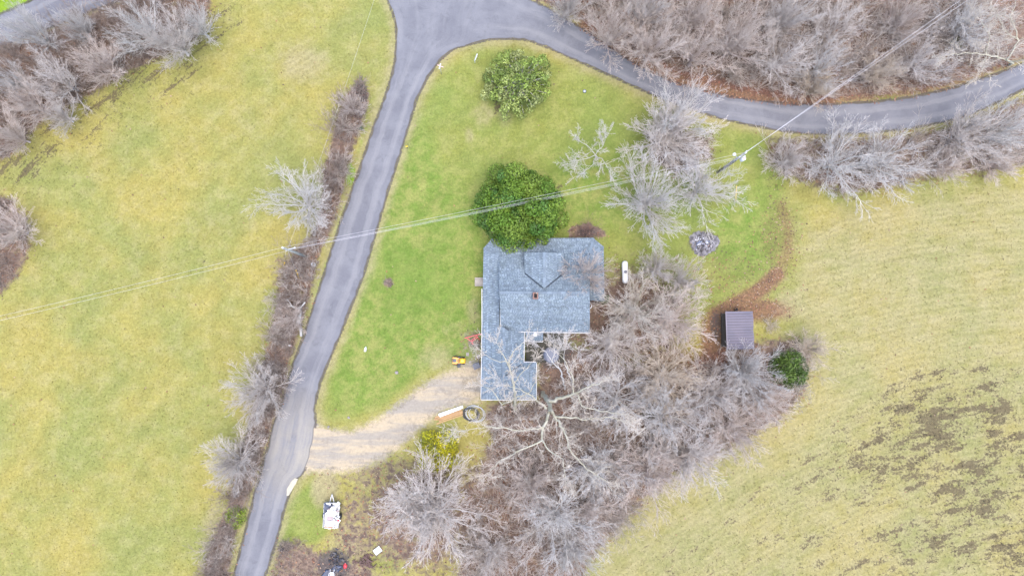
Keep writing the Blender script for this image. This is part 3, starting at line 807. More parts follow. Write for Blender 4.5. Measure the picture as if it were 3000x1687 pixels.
class Grower:
    def __init__(self, seed, cfg):
        self.r = random.Random(seed)
        self.cfg = cfg
        self.s = {}
    def put(self, lev, p, q, r0, r1):
        self.s.setdefault(lev, []).append((p.x, p.y, p.z, q.x, q.y, q.z, r0, r1))
    def side_dir(self, d, ang):
        r = self.r
        v = Vector((r.gauss(0, 1), r.gauss(0, 1), r.gauss(0, 1)))
        v = (v - d * v.dot(d))
        if v.length < 1e-4: v = Vector((1, 0, 0))
        v.normalize()
        return (d * math.cos(ang) + v * math.sin(ang)).normalized()
    def branch(self, p, d, L, rad, lev):
        c, r = self.cfg, self.r
        n = c['n'][lev]
        wig, trop = c['wig'][lev], c['trop'][lev]
        st = L / n
        rend = max(c['rmin'], rad * c['taper'][lev])
        kids = c['kids'][lev] if lev < len(c['kids']) else 0
        acc = r.random()
        for i in range(n):
            t0, t1 = i / n, (i + 1) / n
            d = Vector((d.x + r.gauss(0, wig), d.y + r.gauss(0, wig), d.z + r.gauss(0, wig) + trop)).normalized()
            q = p + d * st
            self.put(lev, p, q, rad + (rend - rad) * t0, rad + (rend - rad) * t1)
            if kids and t1 > c['bare'][lev]:
                acc += kids / (n * (1 - c['bare'][lev]))
                while acc >= 1:
                    acc -= 1
                    f = r.random()
                    b = p + (q - p) * f
                    cd = self.side_dir(d, R_(r.gauss(c['ang'][lev], 9)))
                    cl = L * c['ratio'][lev] * (1.1 - 0.55 * t0) * r.uniform(0.65, 1.2)
                    self.branch(b, cd, cl, max(c['rmin'], (rad + (rend - rad) * t0) * c['rr'][lev]), lev + 1)
            p = q
        # the tip carries on as a fork
        if kids:
            for k in range(2):
                self.branch(p, self.side_dir(d, R_(r.uniform(10, 26))), L * c['ratio'][lev] * r.uniform(0.6, 0.9), rend, lev + 1)

CFG_FAN = dict(n=[4, 7, 5, 3, 1], wig=[.05, .05, .07, .09, .1], trop=[.1, .03, .03, .02, .02], taper=[.75, .3, .35, .5, .8], rmin=0.0100,
               kids=[0, 7, 5, 2], bare=[.4, .22, .10, .1], ang=[40, 26, 29, 30], ratio=[.8, .46, .50, .5], rr=[.6, .5, .5, .7])
CFG_TREE = dict(n=[4, 8, 6, 3, 1], wig=[.05, .10, .12, .13, .16], trop=[.1, .02, .025, .02, .02], taper=[.75, .3, .3, .5, .8], rmin=0.0105,
                kids=[0, 7, 5, 2], bare=[.4, .22, .12, .15], ang=[40, 33, 35, 36], ratio=[.8, .5, .48, .5], rr=[.6, .55, .5, .7])
def proto_tree(seed, cfg, nlimb, spread, trunk_h=1.2, L=5.2, r0=0.24, multi=False):
    g = Grower(seed, cfg)
    r = g.r
    top = Vector((r.gauss(0, .15), r.gauss(0, .15), trunk_h))
    g.put(0, Vector((0, 0, -0.1)), Vector((top.x * .4, top.y * .4, trunk_h * .5)), r0 * 1.25, r0)
    g.put(0, Vector((top.x * .4, top.y * .4, trunk_h * .5)), top, r0, r0 * .85)
    for k in range(nlimb):
        az = 2 * math.pi * (k + r.uniform(-.5, .5)) / nlimb
        el = R_(r.uniform(*spread))
        d = Vector((math.cos(az) * math.cos(el), math.sin(az) * math.cos(el), math.sin(el)))
        st = top + Vector((0, 0, -r.uniform(0, trunk_h * .35)))
        g.branch(st, d, L * r.uniform(.8, 1.15), r0 * r.uniform(.30, .5), 1)
    for k in range(3):
        d = Vector((r.gauss(0, .25), r.gauss(0, .25), 1)).normalized()
        g.branch(top, d, L * .9, r0 * .45, 1)
    return g.s
def tree_meshes(name, s, mat):
    tr = np.array(s.get(0, []) + s.get(1, []))
    cr = np.array(sum((s[k] for k in s if k >= 2), []))
    V, F = seg_mesh(tr, 6)
    a = np_mesh(name + '_trunk', V, F, mat, smooth=True)
    V, F = seg_mesh(cr, 3)
    b = np_mesh(name + '_crown', V, F, mat.replace('bark', 'twig'))
    allp = cr[:, 3:6]
    rad = np.percentile(np.hypot(allp[:, 0], allp[:, 1]), 92)
    return a, b, rad, allp[:, 2].max()

PROTO = {}
def protos():
    specs = [('fan', CFG_FAN, 22, (22, 80), 5), ('tree', CFG_TREE, 13, (15, 72), 5)]
    for nm, cfg, nl, sp, cnt in specs:
        for i in range(cnt):
            PROTO[(nm, i)] = tree_meshes(nm, proto_tree(100 + i * 13 + len(nm), cfg, nl, sp), 'bark_grey')
protos()
def place_tree(kind, var, cx, cy, R, H, mat, label, name='bare_tree', cat='tree', group=None):
    """cx, cy, R: crown centre and radius read off the plan; the crown stands over its own trunk"""
    tm, cm, r0, h0 = PROTO[(kind, var % 5)]
    p = D(cx, cy, H * 0.6)
    p.z = 0
    t = thing(name, label, cat, p, random.uniform(0, 6.28), group)
    if group in (WOODS, SG, NWG): R = R * 1.07
    sr = (R / 19.3) * (90 - 0.6 * H) / 90 / r0
    t.scale = (sr, sr, H / h0)
    for nm, me in (('trunk', tm), ('crown', cm)):
        o = link(nm, me, t)
        o.material_slots[0].link = 'OBJECT'
        o.material_slots[0].material = MAT[mat if nm == 'trunk' else mat.replace('bark', 'twig')]
    return t
WOODS = 'bare trees in the wood above the curved road'
NWG = 'bare trees in the belt along the top left road'
SG = 'bare trees in the thicket south of the house'
EG = 'bare trees along the south verge of the curved road'
HG = 'bare trees in the hedge along the lane'
TREES = [
 # north west belt
 ('tree', 0, 335, 52, 85, 11, 'bark_white', 'pale bare tree at the east half of the top left belt, widest crown there', NWG),
 ('fan', 1, 425, 95, 66, 9, 'bark_grey', 'bushy bare tree on the field side near the east end of the top left belt', NWG),
 ('tree', 2, 480, 48, 56, 9, 'bark_white', 'easternmost bare tree of the top left belt, beside the open field', NWG),
 ('fan', 2, 235, 155, 58, 8, 'bark_pink', 'low pinkish bare tree in the middle of the top left belt', NWG),
 ('tree', 4, 130, 190, 62, 9, 'bark_grey', 'grey bare tree below the road in the west half of the top left belt', NWG),
 ('fan', 3, 62, 255, 58, 8, 'bark_pink', 'fan shaped bare tree at the left edge of the top left belt', NWG),
 ('tree', 1, 48, 62, 55, 12, 'bark_white', 'bare white tree reaching over the road in the top left corner', NWG),
 ('fan', 0, 140, 285, 42, 6, 'bark_grey', 'small bare tree at the field edge of the top left belt', NWG),
 ('fan', 4, 18, 335, 48, 7, 'bark_pink', 'lowest bare tree of the top left belt, cut by the left frame edge', NWG),
 ('tree', 3, 14, 190, 45, 9, 'bark_white', 'white bare tree cut by the left frame edge just below the road', NWG),
 ('fan', 2, 180, 60, 40, 8, 'bark_white', 'thin bare tree on the verge leaning over the top left road', NWG),
 ('fan', 0, 12, 575, 62, 7, 'bark_pink', 'bare tree in the brown clump on the left frame edge', None),
 # hedge along the lane
 ('tree', 1, 752, 502, 92, 9, 'bark_white', 'white bare tree in the hedge north of the left power pole', HG),
 ('fan', 1, 640, 985, 80, 9, 'bark_grey', 'wide grey bare tree in the hedge opposite the lawn and driveway', HG),
 ('fan', 3, 575, 1170, 74, 9, 'bark_grey', 'grey bare tree in the hedge opposite the driveway mouth', HG),
 ('fan', 4, 880, 260, 38, 5, 'bark_pink', 'small brown bare tree at the north end of the hedge', HG),
 ('fan', 2, 735, 800, 40, 4, 'bark_pink', 'small bare tree in the hedge beside the fallen white trunk', HG),
 # wood above the bend
 ('fan', 0, 1430, 5, 48, 9, 'bark_grey', 'westernmost bare tree of the wood, overhanging the road junction', WOODS),
 ('fan', 1, 1545, 70, 66, 10, 'bark_pink', 'pinkish bare tree by the inner bend, nearest the west end of the wood', WOODS),
 ('fan', 2, 1655, 100, 84, 11, 'bark_pink', 'dense pinkish fan tree above the red leaf bank, west half of the wood', WOODS),
 ('tree', 0, 1770, 115, 84, 11, 'bark_pink', 'pale pinkish tree above the red leaf bank where the bend turns east', WOODS),
 ('fan', 3, 1870, 80, 80, 12, 'bark_pink', 'tall fan shaped tree in the centre of the wood', WOODS),
 ('tree', 2, 1985, 130, 82, 10, 'bark_grey', 'grey tree in the wood above the middle of the curved road', WOODS),
 ('tree', 3, 2085, 165, 68, 9, 'bark_white', 'whitish tree in the wood just west of where the wires cross', WOODS),
 ('fan', 4, 1990, 30, 76, 11, 'bark_grey', 'grey tree at the top frame edge in the middle of the wood', WOODS),
 ('fan', 1, 1640, 12, 64, 11, 'bark_grey', 'bare tree at the top frame edge in the west part of the wood', WOODS),
 ('fan', 3, 1760, 20, 66, 11, 'bark_pink', 'pinkish tree at the top frame edge between two grey trees', WOODS),
 ('tree', 4, 2120, 50, 78, 8.5, 'bark_grey', 'bare tree in the wood west of the dark gap under the wires', WOODS),
 ('fan', 0, 2060, 215, 50, 6, 'bark_tan', 'low tan tree on the bank right above the curved road', WOODS),
 ('tree', 0, 2335, 135, 84, 7.5, 'bark_grey', 'bare tree east of the wires with a lime patch below', WOODS),
 ('fan', 2, 2230, 175, 50, 6, 'bark_tan', 'small tan tree right under the wires in the wood', WOODS),
 ('tree', 2, 2460, 50, 86, 8.5, 'bark_white', 'white limbed tree at the top frame edge near the right corner', WOODS),
 ('fan', 4, 2290, 40, 56, 8, 'bark_pink', 'brownish bare tree under the wires at the top frame edge', WOODS),
 # verge south of the bend
 ('tree', 3, 2130, 392, 118, 10, 'bark_white', 'wide round white bare tree south of the bend, right of the wires', EG),
 ('tree', 1, 2245, 395, 92, 9, 'bark_white', 'white bare tree touching the east side of the widest round tree', EG),
 ('fan', 0, 2455, 330, 86, 9, 'bark_grey', 'grey bare tree south of the bend near the right frame edge', EG),
 ('tree', 4, 2555, 320, 84, 10, 'bark_white', 'white bare tree on the right frame edge below the road', EG),
 ('fan', 1, 2400, 410, 52, 5, 'bark_pink', 'low brown tree over the lime patch east of the white trees', EG),
 ('fan', 3, 1990, 395, 58, 6, 'bark_grey', 'small grey bare tree west of the widest round tree', EG),
 ('fan', 2, 2520, 405, 54, 5, 'bark_pink', 'low pinkish tree at the field edge by the right frame edge', EG),
 # lawn
 ('fan', 0, 1695, 335, 118, 9, 'bark_grey', 'tall vase shaped bare tree on the lawn reaching the road bend', None),
 ('tree', 2, 1715, 290, 100, 10, 'bark_white', 'white bare tree on the lawn with twigs over the road edge', None),
 ('fan', 4, 1645, 500, 108, 9, 'bark_white', 'wide white bare tree between the round evergreen and the burn pile', None),
 ('tree', 0, 1770, 470, 105, 9, 'bark_white', 'white bare tree on the lawn beside the yellow guy wire guard', None),
 # beside the house
 ('fan', 2, 1614, 790, 100, 10, 'bark_moss', 'largest pale bare tree east of the house just below the propane tank', None),
 ('fan', 0, 1700, 800, 100, 9, 'bark_pink', 'pinkish bare tree between the house tree and the shed', None),
 ('fan', 3, 1545, 870, 88, 7, 'bark_grey', 'grey bare tree by the small platform south east of the house', None),
 ('fan', 1, 1478, 692, 66, 10, 'bark_pink', 'bare tree with twigs over the north east roof corner', None),
 ('fan', 2, 1660, 676, 54, 8, 'bark_grey', 'pale bare tree right of the propane tank', None),
 ('fan', 4, 1722, 705, 58, 7, 'bark_grey', 'bare tree south of the burn pile on the lawn edge', None),
 # thicket south of the house
 ('tree', 1, 1565, 1010, 92, 9, 'bark_white', 'white bare tree due east of the biggest tree in the thicket', SG),
 ('fan', 2, 1675, 950, 90, 8, 'bark_tan', 'tan bare tree at the red leaves on the north edge of the thicket', SG),
 ('tree', 3, 1690, 1050, 105, 10, 'bark_white', 'spreading white tree in the middle of the thicket', SG),
 ('fan', 1, 1890, 940, 72, 9, 'bark_white', 'bare tree with branches over the south end of the shed roof', SG),
 ('fan', 0, 1800, 1000, 82, 8, 'bark_grey', 'grey bare tree south west of the shed', SG),
 ('fan', 3, 1935, 1010, 60, 7, 'bark_pink', 'pinkish bare tree south of the dark green cedar', SG),
 ('fan', 4, 1850, 1085, 80, 7, 'bark_pink', 'pale pinkish bare tree on the field edge below the shed', SG),
 ('fan', 2, 1745, 1145, 88, 8, 'bark_grey', 'grey fan tree on the field edge in the middle of the thicket', SG),
 ('fan', 0, 1640, 1190, 88, 8, 'bark_pink', 'pinkish fan tree on the field edge south east of the biggest tree', SG),
 ('tree', 4, 1510, 1190, 86, 9, 'bark_white', 'white bare tree south of the biggest tree in the thicket', SG),
 ('tree', 2, 1400, 1320, 112, 10, 'bark_white', 'white crowned bare tree at the bottom of the thicket', SG),
 ('fan', 1, 1335, 1225, 66, 8, 'bark_pink', 'brownish bare tree under the long south limb of the biggest tree', SG),
 ('fan', 3, 1500, 1300, 70, 7, 'bark_pink', 'low pinkish tree at the south east edge of the thicket', SG),
 ('fan', 4, 1440, 1395, 72, 7, 'bark_white', 'bare tree at the bottom frame edge below the white crowned one', SG),
 ('fan', 0, 2045, 880, 52, 5, 'bark_tan', 'tan bare bush like tree north east of the dark green cedar', SG),
 ('fan', 2, 1235, 1395, 56, 6, 'bark_grey', 'small bare tree at the bottom frame edge right of the round grey tree', SG),
 ('fan', 3, 1090, 1300, 128, 9, 'bark_grey', 'big round grey bare tree alone at the bottom left of the thicket', None),
 ('tree', 1, 1050, 1275, 100, 10, 'bark_grey', 'slender bare tree growing through the west side of the round grey tree', None),
]
for k, v, x, y, R, H, m, lab, grp in TREES:
    place_tree(k, v, x, y, R, H, m, lab, group=grp)

# trees whose own limbs read clearly from above
def hero_tree(limbs, mat, label, seed, twig=1.0, slim=.62, name='bare_tree', group=None):
    """limbs: lists of (x, y, z, radius) in plan pixels (full photograph), the first one is the trunk"""
    cfg = dict(n=[4, 6, 6, 4, 3], wig=[.05, .15, .2, .22, .24], trop=[0, 0, .02, .03, .03], taper=[.7, .3, .3, .5, .8], rmin=0.011,
               kids=[0, 0, 6, 4], bare=[.2, .2, .15, .15], ang=[40, 45, 46, 46], ratio=[.8, .5, .46, .5], rr=[.6, .5, .45, .6])
    g = Grower(seed, cfg)
    r = g.r
    x, y, z, _ = limbs[0][0]
    root = P(x, y, z); root.z = 0
    for li, limb in enumerate(limbs):
        pts = [(P(a, b, c) - root, rad * slim) for a, b, c, rad in limb]
        for (p, ra), (q, rb) in zip(pts[:-1], pts[1:]):
            n = max(2, int((q - p).length / 0.55))
            prev = p
            d = (q - p).normalized()
            for i in range(n):
                t = (i + 1) / n
                w = p + (q - p) * t
                if i < n - 1:
                    w = w + Vector((r.gauss(0, .07), r.gauss(0, .07), r.gauss(0, .05)))
                g.put(0, prev, w, ra + (rb - ra) * (i / n), ra + (rb - ra) * t)
                rad = ra + (rb - ra) * t
                if li > 0 and rad < 0.17 and r.random() < 0.75 * twig:
                    g.branch(w, g.side_dir(d, R_(r.gauss(50, 12))), r.uniform(1.0, 2.6), max(.02, rad * .5), 2)
                prev = w
        if li > 0:
            for k in range(3):
                g.branch(pts[-1][0], g.side_dir(d, R_(r.uniform(8, 35))), r.uniform(1.2, 2.4), max(.02, pts[-1][1] * .8), 2)
    t = thing(name, label, 'tree', root, 0, group)
    tm, cm, _, _ = tree_meshes('hero', g.s, mat)
    link('trunk', tm, t)
    link('crown', cm, t)
    return t
hero_tree([[(1590, 1150, 0, .52), (1612, 1185, 5, .44), (1610, 1210, 7.5, .36)],
           [(1612, 1175, 5, .34), (1650, 1165, 7, .28), (1690, 1150, 9, .2), (1735, 1125, 11, .12), (1765, 1118, 12, .06)],
           [(1690, 1150, 9, .18), (1705, 1190, 10, .12), (1760, 1205, 11, .08), (1830, 1215, 11.5, .05)],
           [(1680, 1152, 8.5, .15), (1680, 1110, 10, .1), (1658, 1060, 11, .07), (1640, 1040, 11.5, .04)],
           [(1610, 1205, 7, .3), (1590, 1255, 9, .24), (1588, 1290, 10, .18), (1545, 1310, 11, .12), (1470, 1345, 11.5, .07), (1420, 1390, 12, .04)],
           [(1590, 1250, 9, .16), (1530, 1262, 10, .12), (1440, 1250, 10.5, .08), (1350, 1262, 11, .045)],
           [(1588, 1288, 10, .17), (1610, 1320, 11, .12), (1650, 1345, 12, .08), (1655, 1400, 12.5, .05)],
           [(1618, 1205, 7, .26), (1650, 1255, 9, .2), (1672, 1320, 10.5, .14), (1720, 1375, 11.5, .09), (1780, 1410, 12, .05)],
           [(1630, 1220, 7.5, .2), (1700, 1228, 9.5, .13), (1790, 1222, 10.5, .08), (1840, 1240, 11, .04)],
           [(1600, 1195, 6.5, .22), (1565, 1165, 8.5, .13), (1525, 1140, 10, .07), (1480, 1130, 10.5, .04)]],
          'bark_moss', 'biggest bare tree of the thicket, thick pale limbs forking in all directions', 5, group=SG)
hero_tree([[(1508, 1200, 0, .34), (1510, 1165, 4, .28), (1505, 1120, 7, .22)],
           [(1507, 1130, 6.5, .2), (1495, 1085, 8.5, .15), (1490, 1060, 9.5, .12), (1503, 1030, 10.5, .07), (1530, 1005, 11, .04)],
           [(1494, 1080, 8.8, .12), (1475, 1040, 10, .08), (1455, 1005, 11, .04)],
           [(1490, 1060, 9.3, .1), (1465, 1060, 10, .06), (1425, 1040, 10.6, .035)],
           [(1508, 1170, 4.5, .17), (1470, 1185, 7, .1), (1440, 1140, 8.5, .06), (1415, 1130, 9, .03)],
           [(1508, 1165, 5, .15), (1550, 1150, 7, .1), (1568, 1120, 9, .05)],
           [(1505, 1122, 7, .1), (1535, 1085, 9, .06), (1560, 1060, 10, .03)]],
          'bark_moss', 'mossy bare tree leaning its forked trunk over the garage roof', 6, .4)
hero_tree([[(1655, 1140, 0, .2), (1650, 1115, 3, .17), (1640, 1080, 6, .14), (1617, 1058, 7.5, .11)],
           [(1617, 1060, 7.4, .1), (1605, 1040, 8.5, .06), (1580, 1015, 9.3, .03)],
           [(1617, 1058, 7.5, .09), (1625, 1030, 9, .06), (1620, 1005, 10, .03)],
           [(1637, 1075, 6.2, .07), (1630, 1055, 8, .045), (1640, 1020, 9, .03)]],
          'bark_white', 'slim white forked tree rising beside the round covered tub', 8, 0.12)
hero_tree([[(1675, 1125, 0, .18), (1672, 1105, 3, .15), (1660, 1075, 6, .11)],
           [(1660, 1078, 5.8, .09), (1652, 1050, 7.5, .06), (1655, 1025, 8.5, .03)],
           [(1664, 1088, 5, .08), (1680, 1060, 7.2, .05), (1695, 1035, 8.2, .03)]],
          'bark_white', 'slim white tree just right of the one beside the covered tub', 9, 0.2)
hero_tree([[(2960, 190, 0, .4), (2965, 185, 5, .34), (2950, 175, 8, .26)],
           [(2955, 178, 7.5, .22), (2890, 160, 9.5, .16), (2830, 155, 11, .1), (2770, 165, 12, .05)],
           [(2890, 160, 9.5, .14), (2900, 110, 11, .1), (2875, 60, 12.5, .05)],
           [(2890, 162, 9.5, .1), (2880, 200, 11, .06), (2860, 225, 11.5, .03)],
           [(2950, 175, 8, .22), (2985, 120, 10, .16), (2960, 50, 12, .09), (2975, 5, 13, .05)],
           [(2960, 180, 7, .2), (3010, 175, 9, .12), (3050, 150, 10, .06)],
           [(2985, 120, 10, .12), (2940, 90, 11.5, .07), (2920, 40, 12.5, .04)]],
          'bark_moss', 'bare pale sycamore with thick smooth limbs in the top right corner', 10, 0.9, .42, group=WOODS)
hero_tree([[(1748, 462, 0, .12), (1745, 455, 1.5, .1)],
           [(1745, 455, 1.4, .09), (1725, 430, 2.5, .06), (1700, 415, 3.2, .035)],
           [(1745, 455, 1.5, .08), (1765, 430, 2.8, .05), (1775, 405, 3.6, .025)],
           [(1745, 455, 1.5, .08), (1740, 480, 2.6, .05), (1715, 500, 3.2, .03)],
           [(1745, 455, 1.5, .08), (1770, 475, 2.6, .05), (1785, 500, 3.2, .03)],
           [(1745, 455, 1.5, .07), (1720, 465, 2.6, .05), (1695, 470, 3.2, .03)]],
          'bark_white', 'small pruned white fruit tree alone on the lawn', 12, 0.9)

# ------------------------------------------------------------------ undergrowth (nobody could count it)
def bramble(seed, n, rad, h, arch):
    r = random.Random(seed)
    S = []
    for k in range(n):
        az, L = r.uniform(0, 6.28), rad * r.uniform(.6, 1.2)
        x0, y0 = r.gauss(0, rad * .25), r.gauss(0, rad * .25)
        p = Vector((x0, y0, 0))
        hh = h * r.uniform(.5, 1.15)
        ra = r.uniform(.011, .018)
        m = 4
        for i in range(m):
            t = (i + 1) / m
            z = hh * (math.sin(t * math.pi * arch) if arch > .5 else t ** .8)
            q = Vector((x0 + math.cos(az) * L * t + r.gauss(0, .06), y0 + math.sin(az) * L * t + r.gauss(0, .06), max(.03, z)))
            S.append((*p, *q, ra, ra * .85))
            if i > 0:
                for j in range(2):
                    e = q + Vector((r.gauss(0, .22), r.gauss(0, .22), abs(r.gauss(.12, .15))))
                    S.append((*q, *e, .009, .007))
            p = q
            ra *= .88
    return np.array(S)
BR = [bramble(1, 13, 1.0, 1.0, .72), bramble(2, 13, 1.1, 1.3, .6), bramble(3, 12, .9, 2.2, .4), bramble(4, 12, 1.2, 1.6, .5), bramble(5, 14, .8, .8, .8)]
def sapling(seed, n, R, H):
    cfg = dict(n=[3, 4, 2, 1], wig=[.05, .07, .1, .1], trop=[0, .03, .02, 0], taper=[.7, .4, .5, .8], rmin=.0115, kids=[0, 4, 2], bare=[.3, .2, .2], ang=[30, 26, 28], ratio=[.8, .48, .5], rr=[.6, .7, .8])
    g = Grower(seed, cfg)
    for k in range(n):
        az, el = g.r.uniform(0, 6.28), R_(g.r.uniform(42, 80))
        g.branch(Vector((g.r.gauss(0, .15), g.r.gauss(0, .15), 0)), Vector((math.cos(az) * math.cos(el), math.sin(az) * math.cos(el), math.sin(el))), H * g.r.uniform(.6, 1.1), .022, 1)
    return np.array(sum(g.s.values(), []))
BR += [sapling(61, 6, 1.3, 3.0), sapling(62, 7, 1.3, 2.4), sapling(63, 5, 1.5, 3.6)]
def undergrowth(key, dens, mat, label, hs=1.0, kinds=(0, 1, 2, 3, 4), avoid=()):
    poly = TH[key]
    x0, y0 = np.maximum(poly.min(0), (-70, -43)); x1, y1 = np.minimum(poly.max(0), (70, 47))
    n = int((x1 - x0) * (y1 - y0) * dens)
    X, Y = NP.uniform(x0, x1, n), NP.uniform(y0, y1, n)
    k = sdist(poly, X, Y) < -0.35
    for rp in ROADPOLY:
        k &= sdist(rp, X, Y) > 0.55
    for av in avoid:
        k &= sdist(av, X, Y) > 0.5
    out = []
    for x, y in zip(X[k], Y[k]):
        b = BR[random.choice(kinds)]
        s = random.uniform(.75, 1.3)
        a = random.uniform(0, 6.28)
        ca, sa = math.cos(a) * s, math.sin(a) * s
        q = b.copy()
        for o in (0, 3):
            q[:, o], q[:, o + 1] = x + b[:, o] * ca - b[:, o + 1] * sa, y + b[:, o] * sa + b[:, o + 1] * ca
            q[:, o + 2] = b[:, o + 2] * s * hs
        out.append(q)
    V, F = seg_mesh(np.concatenate(out), 3)
    tag(link('undergrowth', np_mesh('undergrowth', V, F, mat)), label, 'undergrowth', kind='stuff')
HOUSEPOLY = np.array([P(x, y)[:2] for x, y in ((1405, 690), (1780, 690), (1780, 985), (1690, 1080), (1580, 1180), (1405, 1180))])
SHEDPOLY = np.array([P(x, y)[:2] for x, y in ((2105, 900), (2215, 900), (2215, 1030), (2105, 1030))])
undergrowth('hedge', 1.25, 'brush_brown', 'brown leafless brush of the hedge along the west side of the lane', .8, kinds=(1, 2, 3, 5, 5, 6))
undergrowth('hedge', 0.35, 'brush_grey', 'paler taller saplings standing in the hedge along the lane', .75, kinds=(5, 6, 6))
undergrowth('nw', 0.8, 'brush_brown', 'dark leafless brush under the trees of the top left belt', kinds=(1, 2, 3, 5, 6))
undergrowth('w', 1.0, 'brush_brown', 'brown leafless brush clump cut by the left frame edge')
undergrowth('ne', 0.55, 'brush_grey', 'tangled leafless brush under the wood above the curved road', kinds=(2, 3, 5, 5, 6, 7))
undergrowth('e', 0.36, 'brush_grey', 'leafless brush under the white trees south of the curved road', kinds=(2, 3, 5, 6, 7))
undergrowth('south', 0.52, 'brush_grey', 'tangled leafless brush of the thicket south of the house', kinds=(2, 3, 5, 5, 6, 7), avoid=(HOUSEPOLY, SHEDPOLY))
undergrowth('sw', 0.35, 'brush_brown', 'sparse dead brush around the scrap at the bottom left of the yard', .5)
undergrowth('lawntree', 1.0, 'brush_grey', 'low brush at the foot of the bare lawn trees', .7)

# single shrubs
def shrub(name, x, y, R, H, mat, label, seed, cat='shrub', n=60):
    S = bramble(seed, n, R, H, .5)
    V, F = seg_mesh(S, 3)
    p = P(x, y, H * .5); p.z = 0
    t = thing(name, label, cat, p)
    link('stems', np_mesh('stems', V, F, mat), t)
shrub('bare_shrub', 1722, 672, 1.5, 1.8, 'brush_red', 'reddish brown bare shrub at the north east corner of the house roof', 41)
shrub('bare_shrub', 1137, 829, .5, .4, 'brush_brown', 'small dry brown tuft alone on the lawn by the lane', 42, n=26)
shrub('bare_shrub', 835, 1600, .9, .8, 'brush_brown', 'dark dead bush by the lane at the bottom left', 43, n=40)
shrub('bare_shrub', 1395, 1015, .8, 1.0, 'bark_grey', 'pale leafless shrub against the west wall below the red frame', 44, n=22)
shrub('dead_grass_clump', 2258, 952, 1.0, .6, 'bark_tan', 'straw coloured dead grass clump east of the shed', 46, 'grass clump', n=60)

# ------------------------------------------------------------------ evergreens
def leaf_crown(seed, clumps, leaf, pal, per, up=0.35):
    """clumps: (x, y, z, r); leaves are small bent quads scattered over and into every clump"""
    rng = np.random.default_rng(seed)
    Vs, Ts = [], []
    for (cx, cy, cz, cr) in clumps:
        n = int(per * cr * cr)
        v = rng.normal(0, 1, (n, 3)); v[:, 2] = v[:, 2] * .9 + up
        v /= np.linalg.norm(v, axis=1, keepdims=True)
        rad = cr * np.clip(1 - np.abs(rng.normal(0, .2, (n, 1))), .35, 1.05)
        c = np.array((cx, cy, cz)) + v * rad * np.array((1, 1, .85))
        nrm = v + rng.normal(0, .55, (n, 3)); nrm /= np.linalg.norm(nrm, axis=1, keepdims=True)
        a = np.cross(nrm, rng.normal(0, 1, (n, 3))); a /= np.linalg.norm(a, axis=1, keepdims=True)
        b = np.cross(nrm, a)
        L = leaf * rng.uniform(.7, 1.35, (n, 1)); W = L * .48
        bend = nrm * L * .18
        Vs.append(np.stack([c - a * L - bend, c + b * W, c + a * L - bend, c - b * W], 1).reshape(-1, 3))
        base = np.array(pal[rng.integers(0, len(pal))])
        t = base * rng.uniform(.55, 1.4, (n, 1)) * rng.uniform(.8, 1.2)
        Ts.append(np.repeat(t, 4, 0))
    V = np.concatenate(Vs); T = np.concatenate(Ts)
    return V, np.arange(len(V)).reshape(-1, 4), T
def dome(seed, R, H, n, r0, r1, base=.18, var=.78):
    r = random.Random(seed)
    out = []
    for k in range(n):
        t = (k + .5) / n
        ph = k * 2.39996
        zz = 1 - t * (1 - base)
        rr = math.sqrt(max(0, 1 - zz * zz))
        f = r.uniform(var, 1.04)
        out.append((R * rr * math.cos(ph) * f, R * rr * math.sin(ph) * f, H * (.12 + .80 * zz * f), r.uniform(r0, r1)))
    return out
def evergreen(name, x, y, clumps, leaf, pal, per, label, H, seed, trunk_r=.2, cat='tree', twigs='bark_grey', inner=True):
    p = P(x, y, H * .5); p.z = 0
    t = thing(name, label, cat, p)
    m = MB()
    m.tube([(0, 0, -.1), (.05, 0, H * .3), (0, .05, H * .75)], [trunk_r, trunk_r * .75, trunk_r * .25], 8)
    r = random.Random(seed)
    for (a, b, c, q) in clumps:
        z0 = min(c * .8, H * .6) * r.uniform(.4, .9)
        m.tube([(0, 0, z0), (a * .5, b * .5, (z0 + c) * .5), (a, b, c)], [trunk_r * .3, trunk_r * .2, trunk_r * .08], 4)
    m.build('trunk', twigs, t)
    V, F, T = leaf_crown(seed, clumps, leaf, pal, per)
    link('crown', np_mesh('crown', V, F, 'leaf', tone=T), t)
    return t
MAG = [(.092, .165, .022), (.118, .188, .026), (.055, .120, .022), (.135, .198, .03), (.066, .138, .03), (.105, .175, .022)]
evergreen('round_evergreen_tree', 1527, 604, dome(3, 5.25, 8.6, 105, .6, 1.7, var=.62), .13, MAG, 340, 'large round deep green evergreen tree overhanging the house roof', 9, 21, .3)
